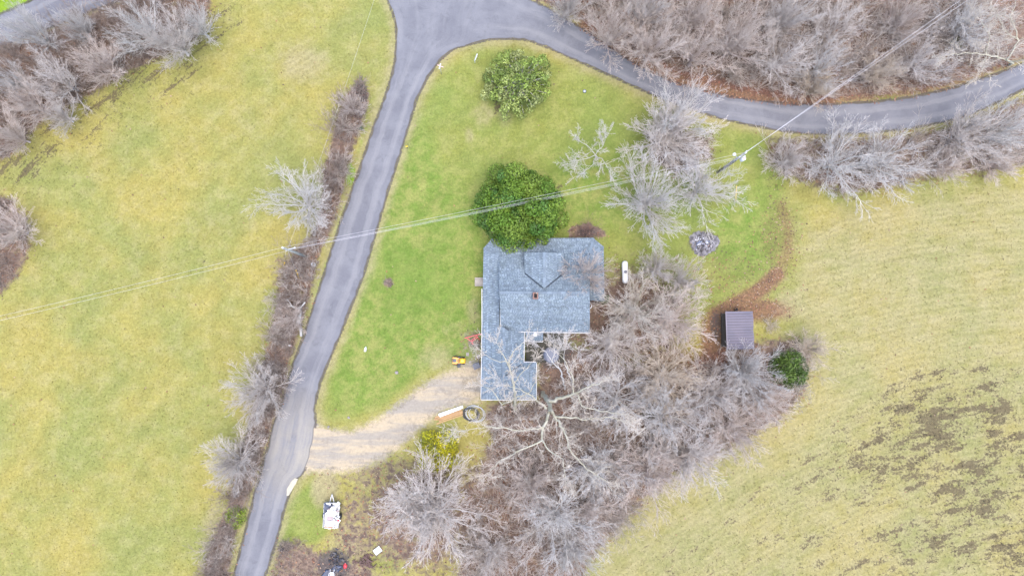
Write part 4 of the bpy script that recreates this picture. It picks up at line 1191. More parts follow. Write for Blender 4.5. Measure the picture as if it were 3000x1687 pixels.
# pale cedar on the north lawn: drooping sprays along whorled branches
def conifer(x, y, R, H, label, seed, pal, n_br, sprays, name='conifer_tree', leaf=(.20, .035), bare=.2):
    r = random.Random(seed)
    p = P(x, y, H * .45); p.z = 0
    t = thing(name, label, 'tree', p)
    m = MB()
    m.tube([(0, 0, -.1), (.03, .02, H * .5), (0, 0, H)], [.2, .12, .03], 8)
    Vs, Ts = [], []
    for k in range(n_br):
        f = (k + r.random()) / n_br
        z = H * (.1 + .9 * f)
        L = R * (1 - f) ** .75 * r.uniform(.7, 1.15) + .3
        az = k * 2.39996 + r.uniform(-.3, .3)
        pts = []
        for i in range(6):
            s = i / 5
            pts.append(Vector((math.cos(az) * L * s, math.sin(az) * L * s, z + L * (.22 * s - .38 * s * s))))
        m.tube(pts, [.05, .04, .03, .025, .02, .012], 4)
        base = np.array(pal[r.randrange(len(pal))])
        for i in range(int(sprays * L)):
            s = r.uniform(bare, 1.03)
            j = min(4, int(s * 5)); u = s * 5 - j
            c = pts[j].lerp(pts[j + 1], u) if j < 5 else pts[5]
            wdt = .55 * (1.1 - s) * min(1, L / 2)
            side = Vector((-math.sin(az), math.cos(az), 0)) * r.gauss(0, wdt)
            c = c + side + Vector((0, 0, r.gauss(-.05, .08)))
            d = Vector((math.cos(az), math.sin(az), -.25)) + side.normalized() * r.uniform(.2, .9) + Vector((r.gauss(0, .25), r.gauss(0, .25), r.gauss(0, .25)))
            d.normalize()
            w = d.cross(Vector((r.gauss(0, .4), r.gauss(0, .4), 1))).normalized()
            l, ww = leaf[0] * r.uniform(.7, 1.4), leaf[1] * r.uniform(.8, 1.5)
            Vs += [c - d * l * .4, c + w * ww, c + d * l, c - w * ww]
            tt = base * r.uniform(.65, 1.3)
            Ts += [tt] * 4
    m.build('trunk', 'bark_grey', t)
    V = np.array([tuple(v) for v in Vs])
    link('crown', np_mesh('crown', V, np.arange(len(V)).reshape(-1, 4), 'leaf', tone=np.array(Ts)), t)
evergreen('conifer_tree', 1520, 232, dome(33, 4.4, 7.6, 120, .40, .85, base=.05, var=.55), .15, [(.20, .255, .06), (.17, .23, .05), (.24, .285, .085), (.25, .275, .11), (.14, .19, .05)], 210, 'loose pale green conifer on the north lawn inside the road bend', 8, 31, .18)
evergreen('cedar_tree', 2318, 1078, dome(13, 2.2, 3.8, 40, .55, .95), .10, [(.072, .118, .026), (.09, .138, .028), (.056, .095, .024)], 420, 'small dark green cedar at the east end of the thicket by the shed', 4, 22, .12)
evergreen('yellow_green_bush', 1285, 1318, dome(14, 2.7, 2.2, 40, .5, .9), .10, [(.40, .36, .014), (.46, .40, .018), (.33, .31, .016), (.27, .27, .022)], 330, 'bright yellow green bush below the driveway beside the lumber pile', 2.5, 23, .08, 'shrub')
evergreen('green_bush', 690, 1515, dome(15, 1.3, 1.0, 20, .3, .5), .08, [(.16, .23, .02), (.20, .26, .025)], 420, 'small lime green bush in the hedge at the bottom left', 1, 24, .04, 'shrub')
evergreen('green_bush', 1773, 876, dome(16, .6, 1.0, 10, .25, .4), .08, [(.04, .10, .02), (.05, .12, .02)], 300, 'small green bush beside the east porch roof', 1, 25, .04, 'shrub')
evergreen('green_bush', 2800, 130, dome(17, 1.0, 1.2, 12, .4, .6), .08, [(.12, .145, .02), (.1, .12, .02)], 300, 'lime green bush under the bare trees of the top right wood', 1.4, 26, .04, 'shrub')
evergreen('green_bush', 2815, 452, dome(18, 1.2, 1.2, 14, .4, .6), .08, [(.12, .15, .012), (.10, .125, .016)], 260, 'lime green bush among the brown brush by the right frame edge', 1.4, 27, .04, 'shrub')
evergreen('green_bush', 1905, 1190, dome(19, 1.5, 2.0, 16, .5, .8), .09, [(.06, .07, .018), (.075, .08, .024)], 200, 'olive green bush in the middle of the southern thicket', 2, 28, .06, 'shrub')
def yucca():
    p = P(1057, 378)
    t = thing('yucca_plant', 'spiky blue green yucca in the hedge near the north lane edge', 'plant', p)
    r = random.Random(4)
    for k in range(26):
        az, el, L = r.uniform(0, 6.28), R_(r.uniform(12, 70)), r.uniform(.45, .75)
        d = Vector((math.cos(az) * math.cos(el), math.sin(az) * math.cos(el), math.sin(el)))
        s = Vector((-math.sin(az), math.cos(az), 0)) * .03
        m = MB()
        a, b, c = Vector((0, 0, .05)), d * L * .55 + Vector((0, 0, .06)), d * L
        m.add([a - s, a + s, b + s, b - s, c], [(0, 1, 2, 3), (3, 2, 4)], (.10, .15, .11))
        m.build('blade', 'leaf', t)
yucca()

# ------------------------------------------------------------------ the house
HO = P(1490, 930)
house = thing('house', 'house with blue grey shingle roof, front dormer and garage wing', 'house', HO)
hoff = (HO.x, HO.y, 0)
def clip(poly, cx0, cx1, cy0, cy1):
    for ax, lim, sg in ((0, cx0, 1), (0, cx1, -1), (1, cy0, 1), (1, cy1, -1)):
        out = []
        for i in range(len(poly)):
            a, b = poly[i - 1], poly[i]
            ia, ib = sg * (a[ax] - lim) >= 0, sg * (b[ax] - lim) >= 0
            if ia != ib:
                t = (lim - a[ax]) / (b[ax] - a[ax])
                out.append((a[0] + (b[0] - a[0]) * t, a[1] + (b[1] - a[1]) * t))
            if ib: out.append(b)
        poly = out
        if not poly: return []
    return poly
RS = random.Random(77)
def roof_plane(pts, parent=None, seed=0, name='roof'):
    """pts: world corners, the first two are the eave from left to right seen from outside (or any line at eave height)"""
    parent = parent or house
    pts = [Vector(p) for p in pts]
    u = (pts[1] - pts[0]).normalized()
    cen = sum(pts, Vector()) / len(pts)
    hi = max(pts, key=lambda p: p.z)
    n = u.cross(hi - pts[0]).normalized()
    if n.z < 0: n = -n
    v = n.cross(u).normalized()
    if v.z < 0: v = -v
    o = pts[0]
    q = [((p - o).dot(u), (p - o).dot(v)) for p in pts]
    ar = sum(q[i - 1][0] * q[i][1] - q[i][0] * q[i - 1][1] for i in range(len(q)))
    if ar < 0: q = q[::-1]
    n = u.cross(v)
    if n.z < 0: n = -n
    W = lambda a, b, h: o + u * a + v * b + n * h
    m = MB()
    k = len(q)
    flip = u.cross(v).z < 0
    top = [W(a, b, 0) for a, b in q]; bot = [W(a, b, -.14) for a, b in q]
    ft, fb = tuple(range(k)), tuple(range(2 * k - 1, k - 1, -1))
    m.add(top + bot, [ft, fb] + [(i, k + i, k + (i + 1) % k, (i + 1) % k) for i in range(k)])
    roof = m.build(name, 'roof_base', parent, hoff)
    s = MB()
    ex, tw = .20, .32
    x0, x1 = min(a for a, b in q), max(a for a, b in q)
    y0, y1 = min(b for a, b in q), max(b for a, b in q)
    row = 0
    y = y0
    drift = RS.random()
    while y < y1:
        x = x0 - tw * (RS.random() + .05)
        blend = RS.uniform(.90, 1.10)
        while x < x1:
            wdt = tw * RS.choice((.8, 1, 1, 1.2))
            gap = RS.uniform(.02, .075)
            pl = clip(q, x, x + wdt - gap, y, y + ex - .004)
            if len(pl) >= 3:
                h = lambda b: .012 + .022 * (1 - (b - y) / ex)
                tone = blend * RS.choice((.80, .90, 1.0, 1.0, 1.1, 1.2)) * RS.uniform(.92, 1.08)
                tn = (tone, tone, tone * RS.uniform(.97, 1.05))
                tp = [W(a, b, h(b)) for a, b in pl]
                kk = len(pl)
                bt = [W(a, b, .002) for a, b in pl]
                s.add(tp + bt, [tuple(range(kk))] + [(i, kk + i, kk + (i + 1) % kk, (i + 1) % kk) for i in range(kk)], tn)
            x += wdt
        y += ex
        row += 1
    sh = s.build('shingles', 'shingle', roof)
    sh.data.transform(Matrix.Translation((-hoff[0], -hoff[1], 0)))
    sh['kind'] = 'stuff'
    return roof
ZE, ZT, ZR, ZS, ZW, ZG = 2.75, 3.5, 6.5, 3.15, 3.85, 2.85
pv = lambda x, y, z: P(x, y, z)
roof_plane([pv(1463, 746, ZT), pv(1728, 744, ZT), pv(1728, 858, ZR), pv(1463, 856, ZR)])              # main north
roof_plane([pv(1468, 969, ZS), pv(1728, 973, ZS), pv(1728, 859, ZR), pv(1463, 857, ZR)])              # main south
roof_plane([pv(1417, 727, ZE), pv(1413, 957, ZE), pv(1463, 957, ZT), pv(1463, 748, ZT)])              # west porch
roof_plane([pv(1413, 957, ZE), pv(1410, 1169, ZG - .1), pv(1475, 1104, ZW), pv(1476, 957, ZW)])       # wing west
roof_plane([pv(1535, 974, ZG), pv(1533, 1062, ZG), pv(1475, 1104, ZW), pv(1478, 962, ZW)])            # wing east
roof_plane([pv(1533, 1062, ZG), pv(1571, 1062, ZG), pv(1510, 1104, ZW), pv(1475, 1104, ZW)])          # garage north
roof_plane([pv(1571, 1062, ZG), pv(1570, 1169, ZG), pv(1510, 1104, ZW)])                              # garage east
roof_plane([pv(1410, 1169, ZG), pv(1570, 1169, ZG), pv(1510, 1104, ZW), pv(1475, 1104, ZW)])          # garage south
roof_plane([pv(1442, 699, ZE), pv(1737, 697, ZE), pv(1728, 743, ZT), pv(1463, 746, ZT)])              # north porch
roof_plane([pv(1417, 727, ZE), pv(1442, 699, ZE), pv(1463, 747, ZT)])                                 # north west corner
roof_plane([pv(1737, 697, ZE), pv(1768, 723, ZE), pv(1728, 743, ZT)])                                 # north east corner
roof_plane([pv(1768, 723, ZE), pv(1771, 882, ZE), pv(1729, 880, ZT), pv(1729, 743, ZT)])              # east porch
roof_plane([pv(1540, 996, 2.5), pv(1591, 998, 2.5), pv(1591, 974, 2.95), pv(1540, 972, 2.95)], name='stoop_roof')
dormer = MB()
fw = [pv(1540, 744, 3.4), pv(1648, 744, 3.4), pv(1648, 744, 4.95), pv(1594, 744, 6.25), pv(1540, 744, 4.95)]
bk = [Vector((p.x, p.y - .12, p.z)) for p in fw]
dormer.add(fw + bk, [(4, 3, 2, 1, 0), (5, 6, 7, 8, 9)] + [(i, (i + 1) % 5, 5 + (i + 1) % 5, 5 + i) for i in range(5)])
w1 = [pv(1540, 745, 3.3), pv(1540, 800, 4.9), pv(1540, 745, 4.92)]
w2 = [pv(1648, 745, 3.3), pv(1648, 800, 4.9), pv(1648, 745, 4.92)]
for w in (w1, w2):
    b = [Vector((p.x + .1, p.y, p.z)) for p in w]
    dormer.add(w + b, [(0, 1, 2), (5, 4, 3), (0, 3, 4, 1), (1, 4, 5, 2), (2, 5, 3, 0)])
dwall = dormer.build('dormer', 'siding', house, hoff)
roof_plane([pv(1537, 741, 5.0), pv(1537, 800, 5.0), pv(1594, 845, 6.36), pv(1594, 739, 6.36)], name='dormer_roof')
roof_plane([pv(1651, 742, 5.0), pv(1651, 801, 5.0), pv(1595, 845, 6.36), pv(1595, 739, 6.36)], name='dormer_roof')
win = MB(); wc = pv(1594, 744, 4.6)
win.box((wc.x, wc.y + .04, 4.5), (1.1, .06, 1.1))
wo = win.build('window', 'white_paint', house, hoff)
gl = MB()
for sx in (-.26, .26):
    gl.box((wc.x + sx, wc.y + .075, 4.5), (.44, .02, .9))
gl.build('pane', 'glass', wo, hoff)
def strip(a, b, w, h, name, mat):
    m = MB(); m.bar(a, b, w, h)
    return m.build(name, mat, house, hoff)
def cap_line(a, b, lift=.05, w=.30):
    a, b = Vector(a), Vector(b)
    L = (b - a).length
    n = max(1, int(L / .55))
    m = MB()
    for i in range(n):
        p, q = a.lerp(b, i / n), a.lerp(b, (i + .97) / n)
        t = RS.uniform(.75, 1.1)
        m.bar(p + Vector((0, 0, lift + .012)), q + Vector((0, 0, lift)), w, .03, (t, t, t * 1.03))
    return m.build('ridge_cap', 'shingle', house, hoff)
cap_line(pv(1463, 856.5, ZR), pv(1728, 858.5, ZR))
cap_line(pv(1594.5, 739, 6.37), pv(1594.5, 843, 6.37))
cap_line(pv(1475.5, 960, ZW), pv(1475, 1104, ZW))
cap_line(pv(1475, 1104, ZW), pv(1510, 1104, ZW))
cap_line(pv(1510, 1104, ZW), pv(1570, 1063, ZG))
cap_line(pv(1510, 1104, ZW), pv(1569, 1168, ZG))
cap_line(pv(1475, 1104, ZW), pv(1411, 1168, ZG))
cap_line(pv(1417, 727, ZE), pv(1463, 747, ZT)); cap_line(pv(1442, 699, ZE), pv(1463, 747, ZT))
cap_line(pv(1737, 697, ZE), pv(1728, 743, ZT)); cap_line(pv(1768, 723, ZE), pv(1728, 743, ZT))
up = Vector((0, 0, .045))
strip(pv(1537, 800, 5.02) + up, pv(1591, 843, 6.28) + up, .16, .03, 'valley_flashing', 'flashing')
strip(pv(1651, 801, 5.02) + up, pv(1598, 843, 6.28) + up, .16, .03, 'valley_flashing', 'flashing')
strip(pv(1477, 1103, ZW) + up, pv(1529, 1065, ZG + .06) + up, .13, .03, 'valley_flashing', 'flashing')
strip(pv(1478, 959, ZW) + up, pv(1491, 967, ZW - .2) + up, .16, .03, 'valley_flashing', 'flashing')
# gutters with hangers
def gutter(a, b, out):
    a, b = Vector(a), Vector(b)
    o = Vector(out)
    d = (b - a); L = d.length; d.normalize()
    m = MB()
    # open trough: back, floor, front
    for off, z, w, h in ((.012, -.06, .010, .12), (.045, -.115, .066, .010), (.082, -.055, .014, .12)):
        m.bar(a + o * off + Vector((0, 0, z)), b + o * off + Vector((0, 0, z)), w, h)
    g = m.build('gutter', 'white_metal', house, hoff)
    n = int(L / .75)
    me = None
    for i in range(n + 1):
        p = a + d * (L * (i + .5) / (n + 1)) - o * .03
        if me is None:
            mm = MB(); mm.bar(Vector((0, 0, .02)) - o * .05, Vector((0, 0, .02)) + o * .10, .028, .010)
            hg = mm.build('gutter_hanger', 'white_metal', g)
            me = hg
        else:
            hg = copy_obj(me, g)
        hg.location = (p.x - hoff[0], p.y - hoff[1], p.z)
gutter(pv(1505, 971, ZS), pv(1728, 974, ZS), (0, -1, 0))
gutter(pv(1413, 846, ZE), pv(1413, 957, ZE), (-1, 0, 0))
gutter(pv(1413, 957, ZE), pv(1410, 1169, ZG - .1), (-1, 0, 0))
gutter(pv(1410, 1170, ZG), pv(1570, 1170, ZG), (0, -1, 0))
gutter(pv(1571, 1063, ZG), pv(1570, 1169, ZG), (1, 0, 0))
gutter(pv(1535, 1061, ZG), pv(1571, 1061, ZG), (0, 1, 0))
gutter(pv(1536, 974, ZG), pv(1534, 1061, ZG), (1, 0, 0))
gutter(pv(1540, 998, 2.5), pv(1591, 1000, 2.5), (0, -1, 0))
# walls under the roofs
wl = MB()
def wallbox(x0, y0, x1, y1, z, ztop):
    a, b = P(x0, y0, z), P(x1, y1, z)
    wl.prism([(a.x, b.y), (b.x, b.y), (b.x, a.y), (a.x, a.y)], -.05, ztop)
wallbox(1466, 748, 1726, 962, 3.0, 3.05)
wallbox(1421, 962.5, 1530, 1062, 2.8, 2.58)
wallbox(1421, 1062.3, 1563, 1160, 2.8, 2.55)
walls = wl.build('wall', 'siding', house, hoff)
gb = MB()
for x in (1465, 1727):
    s = [pv(x, 749, 3.05), pv(x, 966, 3.05), pv(x, 857.5, 6.34)]
    dx = .12 if x < 1600 else -.12
    b = [Vector((p.x + dx, p.y, p.z)) for p in s]
    gb.add(s + b, [(0, 1, 2), (5, 4, 3), (0, 3, 4, 1), (1, 4, 5, 2), (2, 5, 3, 0)])
gb.build('gable', 'siding', house, hoff)
for x, y in ((1422, 740), (1421, 820), (1420, 900), (1447, 704), (1540, 702), (1640, 702), (1732, 701), (1763, 728), (1765, 800), (1766, 876)):
    p = P(x, y, ZE)
    m = MB(); m.box((p.x, p.y, 1.33), (.14, .14, 2.5)); m.build('porch_post', 'white_paint', house, hoff)
def window(x, y, z, w, h, nx, ny):
    c = P(x, y, z)
    m = MB()
    s = (w, .08, h) if ny else (.08, w, h)
    m.box((c.x + nx * .02, c.y + ny * .02, z), s)
    o = m.build('window', 'white_paint', house, hoff)
    m = MB()
    s = (w - .2, .03, h - .2) if ny else (.03, w - .2, h - .2)
    m.box((c.x + nx * .055, c.y + ny * .055, z), s)
    m.build('pane', 'glass', o, hoff)
for x in (1500, 1560, 1630, 1690): window(x, 747.5, 1.5, 1.1, 1.4, 0, 1)
for y in (790, 850, 920): window(1465.5, y, 1.5, 1.0, 1.4, -1, 0)
for y in (1000, 1100): window(1420.6, y, 1.4, 1.0, 1.1, -1, 0)
for x in (1640, 1690): window(x, 962.4, 1.5, 1.0, 1.3, 0, -1)
# chimney
cc = P(1569, 866, 7.0)
ch = MB()
for k in range(11):
    z0 = 5.7 + k * .13
    for sx, sy, w, d in ((-.25, 0, .14, .80), (.25, 0, .14, .80), (0, -.33, .36, .14), (0, .33, .36, .14)):
        ch.box((cc.x + sx, cc.y + sy, z0 + .062), (w, d, .122), tone=(1, 1, 1))
chim = ch.build('chimney', 'brick', house, hoff)
m = MB(); m.box((cc.x, cc.y, 6.85), (.34, .50, .2)); m.build('flue', 'soot', chim, hoff)
m = MB(); m.box((cc.x + .12, cc.y + .3, 7.18), (.16, .14, .1)); m.build('mortar_cap', 'pale_wood', chim, hoff)
vp = P(1567, 977, 2.95)
m = MB(); m.lathe([(.26, -.15), (.26, 0), (.24, .06), (.15, .12), (0.02, .14)], 20, (vp.x + .02, vp.y - .12, 3.12)); m.lathe([(.08, -.5), (.08, -.15)], 10, (vp.x + .02, vp.y - .12, 3.12)); m.build('roof_vent', 'white_metal', house, hoff)
vp = P(1576, 731, 3.2)
m = MB(); m.lathe([(.09, -.3), (.09, .2), (.05, .2)], 10, (vp.x, vp.y, vp.z)); m.build('vent_pipe', 'black_plastic', house, hoff)
dish = P(1729, 981 - 2, 3.0); dish = P(1728, 896, 3.4)
m = MB(); m.tube([(dish.x + .25 * math.cos(a), dish.y + .30 * math.sin(a), 3.3) for a in [R_(-80 + 20 * i) for i in range(9)]], .05, 6); m.build('downspout', 'white_metal', house, hoff)
# lattice skirt beside the stoop roof
m = MB()
a, b = P(1536, 1004, 2.0), P(1546, 996, 2.0)
for i in range(7):
    p = a.lerp(b, i / 6)
    m.box((p.x, p.y, 1.2), (.05, .04, 2.2), .7)
m.build('side_rail', 'white_paint', house, hoff)

# ------------------------------------------------------------------ deck, patio, steps
def decking(name, label, cat, x0, y0, x1, y1, z, bw, gap, mat, along, part, stuff, tones=(.75, 1.2)):
    a, b = P(x0, y0, z), P(x1, y1, z)
    cx, cy = (a.x + b.x) / 2, (a.y + b.y) / 2
    t = thing(name, label, cat, (cx, cy, 0))
    W, Dp = abs(b.x - a.x), abs(a.y - b.y)
    m0 = MB()
    span, ln = (W, Dp) if along == 'y' else (Dp, W)
    n = int(span / bw)
    for i in range(n):
        c = -span / 2 + (i + .5) * span / n
        tone = random.uniform(*tones)
        m = m0 if stuff else MB()
        s = (span / n - gap, ln, .035) if along == 'y' else (ln, span / n - gap, .035)
        m.box((c, 0, z - .018 + random.uniform(-.003, .003)) if along == 'y' else (0, c, z - .018 + random.uniform(-.003, .003)), s, tone=(tone, tone, tone))
        if not stuff: m.build(part, mat, t)
    if stuff:
        m0.build(part, mat, t)['kind'] = 'stuff'
    fr = MB()
    for sx, sy, w, d in ((-W / 2 + .03, 0, .06, Dp - .02), (W / 2 - .03, 0, .06, Dp - .02), (0, -Dp / 2 + .03, W - .14, .06), (0, Dp / 2 - .03, W - .14, .06)):
        fr.box((sx, sy, (z - .04) / 2), (w, d, z - .042))
    fr.build('frame', mat, t)
    return t
decking('deck', 'dark weathered wooden deck behind the house in the angle of the wing', 'deck', 1541, 966, 1651, 1062, .45, .14, .012, 'deck_wood', 'y', 'deck_board', True)
rl = MB(); a, b = P(1654, 972, .6), P(1652, 1015, .6)
t = thing('deck_steps', 'pale wooden step beam along the east side of the dark deck', 'step', (a.x, (a.y + b.y) / 2, 0))
rl.box((0, 0, .22), (.26, abs(a.y - b.y), .44)); rl.build('tread', 'pale_wood', t)
rl = MB(); rl.box((.24, 0, .1), (.2, abs(a.y - b.y), .2)); rl.build('tread', 'pale_wood', t)
MAT['landing_wood'] = M('landing_wood', (.30, .265, .225), (.235, .205, .175), 2.0, .85, attr=True)
decking('wooden_landing', 'pale square wooden landing at the west porch', 'landing', 1391, 813, 1430, 838, .4, .145, .012, 'landing_wood', 'x', 'plank', False, (.9, 1.1))
decking('wooden_platform', 'pale worn wooden platform under the bare trees east of the house', 'platform', 1787, 926, 1831, 972, .25, .15, .02, 'landing_wood', 'x', 'plank', False, (.7, 1.0))

# round covered tub
c = P(1615, 1040, .9)
t = thing('covered_tub', 'round tub under a slate blue cover on the dark deck', 'hot tub', (c.x, c.y, .45))
m = MB(); m.lathe([(.86, 0), (.92, .1), (.92, .68), (.9, .72)], 28); m.build('tub', 'slate_plastic', t)
m = MB()
prof = [(1.0, .58), (1.02, .72), (.99, .79), (.6, .83), (.02, .85)]
m.lathe(prof, 32); m.build('cover', 'cover_vinyl', t)
m = MB()
for k in range(11):
    a = R_(95 + k * 12)
    m.bar((.96 * math.cos(a), .96 * math.sin(a), .78), (1.14 * math.cos(a), 1.14 * math.sin(a), .70), .06, .02)
m.build('cover_strap', 'cover_vinyl', t)

# ------------------------------------------------------------------ shed
c = P(2168, 968, 2.6)
shed = thing('shed', 'small shed with a brown ribbed metal roof and open lean-to side', 'shed', (c.x, c.y, 0))
so = (c.x, c.y, 0)
A, B, Cc, Dd = P(2125.5, 912, 2.9), P(2206, 911, 2.4), P(2210, 1022, 2.4), P(2130, 1024, 2.9)
NPN = 14
for i in range(NPN):
    t0, t1 = i / NPN, (i + 1) / NPN
    e = .012
    p = [A.lerp(Dd, t0 + e * .3), B.lerp(Cc, t0 + e * .3), B.lerp(Cc, t1 - e * .3), A.lerp(Dd, t1 - e * .3)]
    j = random.uniform(-.05, .05)
    p[1] = p[1] + Vector((j, 0, 0)); p[2] = p[2] + Vector((j, 0, 0))
    lo = [q - Vector((0, 0, .03)) for q in p]
    dz = Vector((0, 0, .012 * (i % 2)))
    m = MB(); m.add([q + dz for q in lo] + [q + dz for q in p], [(0, 1, 2, 3), (7, 6, 5, 4), (0, 4, 5, 1), (1, 5, 6, 2), (2, 6, 7, 3), (3, 7, 4, 0)])
    o = m.build('roof_panel', 'brown_tin', shed, so)
    rb = MB(); rb.bar(p[2].lerp(p[3], .02) + Vector((0, 0, .02)), p[2].lerp(p[3], .97) + Vector((0, 0, .02)), .06 if i % 2 else .035, .05)
    rb.build('rib', 'tin_seam', o, so)
m = MB()
a, b = P(2129, 918, 2.4), P(2203, 1016, 2.4)
m.prism([(a.x, b.y), (b.x, b.y), (b.x, a.y), (a.x, a.y)], 0, 2.25); m.build('wall', 'old_wood', shed, so)
m = MB(); m.bar(A + Vector((.03, 0, .015)), Dd + Vector((.03, 0, .015)), .12, .06); m.build('edge_trim', 'brown_tin', shed, so)
# open slatted lean-to on the west side
rails = MB()
a, b = P(2117, 926, .9), P(2118, 1010, .9)
rails.bar(a, b, .09, .07); rails.build('rail', 'old_wood', shed, so)
for i in range(7):
    p = a.lerp(b, i / 6)
    m = MB(); m.bar(Vector((p.x, p.y, .85)), Vector((p.x + .85, p.y, .95)), .09, .05); m.build('slat', 'old_wood', shed, so)
for p in (a, b, a.lerp(b, .5)):
    m = MB(); m.box((p.x, p.y, .45), (.1, .1, .8)); m.build('post', 'old_wood', shed, so)
for x, y, w in ((2116, 919, 1.4), (2113, 924, 1.1)):
    p = P(x, y, .5); m = MB(); m.box((p.x + w / 2, p.y, .5), (w, .10, .05)); m.build('loose_board', 'pale_wood', shed, so)
p = P(2157, 906, .3)
t = thing('black_bucket', 'black round bucket standing in leaves at the north wall of the shed', 'bucket', (p.x, p.y, 0))
m = MB(); m.lathe([(.15, 0), (.19, .36), (.17, .36), (.14, .05)], 14); m.build('pail', 'black_plastic', t)

# ------------------------------------------------------------------ propane tank
p = P(1832, 797, .9)
t = thing('propane_tank', 'long white propane tank standing under the bare tree east of the house', 'gas tank', (p.x, p.y, 0), R_(1))
prof = []
for i in range(7):
    a = math.pi / 2 * i / 6
    prof.append((.40 * math.sin(a) + .001, -1.12 - .36 * math.cos(a)))
prof += [(.40, -.6), (.402, .0), (.40, .6)]
for i in range(6, -1, -1):
    a = math.pi / 2 * i / 6
    prof.append((.40 * math.sin(a) + .001, 1.12 + .36 * math.cos(a)))
m = MB(); m.lathe(prof, 24, (0, 0, .72), 'Y'); m.build('tank', 'white_paint', t)
m = MB(); m.lathe([(.20, 1.08), (.21, 1.2), (.17, 1.3), (.02, 1.33)], 18); m.build('dome_lid', 'slate_plastic', t)
for y in (-.8, .8):
    m = MB(); m.box((0, y, .22), (.62, .10, .44)); m.build('leg', 'white_paint', t)
for y in (-.55, .55):
    m = MB(); m.tube([(0, y - .06, 1.1), (0, y - .06, 1.2), (0, y + .06, 1.2), (0, y + .06, 1.1)], .014, 6); m.build('lifting_lug', 'white_paint', t)

# ------------------------------------------------------------------ burn pile
p = P(2062, 712)
t = thing('burn_pile', 'round heap of grey ash and charred debris on the lawn', 'burn pile', (p.x, p.y, 0))
m = MB()
rr = random.Random(3)
ringn, ringk = 40, 7
vs, fs = [], []
rad = [1.0 + .12 * math.sin(3 * 6.28 * j / ringn + 1) + rr.uniform(-.09, .09) for j in range(ringn)]
for i in range(ringk):
    f = 1 - i / (ringk - 1)
    for j in range(ringn):
        a = 6.2832 * j / ringn
        vs.append((1.95 * f * rad[j] * math.cos(a), 1.55 * f * rad[j] * math.sin(a), .005 + (.38 * (1 - f) ** .8 + rr.uniform(-.03, .06)) * (i > 0)))
for i in range(ringk - 1):
    for j in range(ringn):
        fs.append((i * ringn + j, i * ringn + (j + 1) % ringn, (i + 1) * ringn + (j + 1) % ringn, (i + 1) * ringn + j))
m.add(vs, fs); m.build('ash_bed', 'ash', t)
pal = {'charred_stick': [(.02, .018, .02), (.035, .03, .032), (.05, .045, .05)], 'debris': [(.55, .55, .58), (.42, .42, .46), (.10, .14, .24), (.16, .20, .30), (.34, .2, .1), (.2, .12, .1), (.62, .62, .65)]}
for k in range(60):
    a, q = rr.uniform(0, 6.28), math.sqrt(rr.random()) * 1.5
    x, y = q * math.cos(a), q * .8 * math.sin(a)
    z = .42 * max(0, 1 - q / 1.9)
    b = rr.uniform(0, 3.14); L = rr.uniform(.2, .6)
    m = MB(); m.bar((x - L * math.cos(b) / 2, y - L * math.sin(b) / 2, z + .05), (x + L * math.cos(b) / 2, y + L * math.sin(b) / 2, z + rr.uniform(.04, .16)), rr.uniform(.03, .07), None, rr.choice(pal['charred_stick']))
    m.build('charred_stick', 'piece', t)
for k in range(90):
    sx = -.7 if k < 55 else .25
    x, y = rr.gauss(sx, .38), rr.gauss(.12 if k < 55 else -.1, .38)
    q = math.hypot(x / 1.95, y / 1.55)
    if q > .95: continue
    z = .42 * max(0, 1 - q)
    s = rr.uniform(.05, .2)
    m = MB(); m.box((x, y, z + .06), (s, s * rr.uniform(.4, 1), .04), rr.uniform(0, 3), rr.choice(pal['debris'][:4] + pal['debris'][6:] if k < 55 else pal['debris']), rr.uniform(-.5, .5), rr.uniform(-.5, .5))
    m.build('debris', 'piece', t)

# ------------------------------------------------------------------ lawn tractor
p = P(1345, 1056, .3)
t = thing('lawn_tractor', 'orange riding lawn mower with yellow hood parked at the lawn edge', 'lawn mower', (p.x, p.y, 0), R_(-2))
m = MB(); m.lathe([(.02, .84), (.24, .82), (.33, .74), (.35, .55), (.34, .42)][::-1], 20, (.42, 0, 0), sx=1.25); m.build('hood', 'yellow_paint', t)
hood = t.children[0]
m = MB()
for k in range(-2, 3):
    m.box((.42 + .11 * k, 0, .838 - .012 * k * k), (.045, .36 - .05 * abs(k), .02))
m.build('vent_slats', 'orange_paint', hood)
m = MB(); m.box((.42, 0, .5), (.80, .62, .26)); m.build('side_panel', 'orange_paint', t, bevel=.05)
m = MB(); m.box((-.50, 0, .58), (.62, .86, .12)); m.box((-.80, 0, .52), (.12, .7, .2)); m.build('fender', 'orange_paint', t, bevel=.04)
m = MB(); m.box((-.12, 0, .36), (.46, .78, .06)); m.build('footboard', 'black_plastic', t)
m = MB(); m.box((-.12, .0, .42), (.14, .70, .12)); m.build('frame_bar', 'orange_paint', t)
m = MB(); m.box((-.52, 0, .72), (.36, .42, .14)); m.box((-.70, 0, .86), (.10, .42, .34)); m.build('seat', 'seat_vinyl', t, bevel=.04)
m = MB(); m.tube([(.02 + .16 * math.cos(a) * .9, .16 * math.sin(a), .9 + .06 * math.cos(a)) for a in [6.2832 * i / 16 for i in range(16)]], .018, 6, closed=True)
m.bar((.02, -.16, .9), (.02, .16, .9), .025); m.tube([(.1, 0, .6), (.02, 0, .9)], .02, 6); m.build('steering_wheel', 'black_plastic', t)
def wheel(x, y, r, w):
    m = MB(); m.lathe([(r * .6, -w / 2), (r * .93, -w / 2), (r, -w * .3), (r, w * .3), (r * .93, w / 2), (r * .6, w / 2)], 20, (x, y, r), 'Y'); wo = m.build('wheel', 'black_rubber', t)
    m = MB(); m.lathe([(.02, -w * .45), (r * .58, -w * .4), (r * .58, w * .4), (.02, w * .45)], 14, (x, y, r), 'Y'); m.build('rim', 'white_paint', wo)
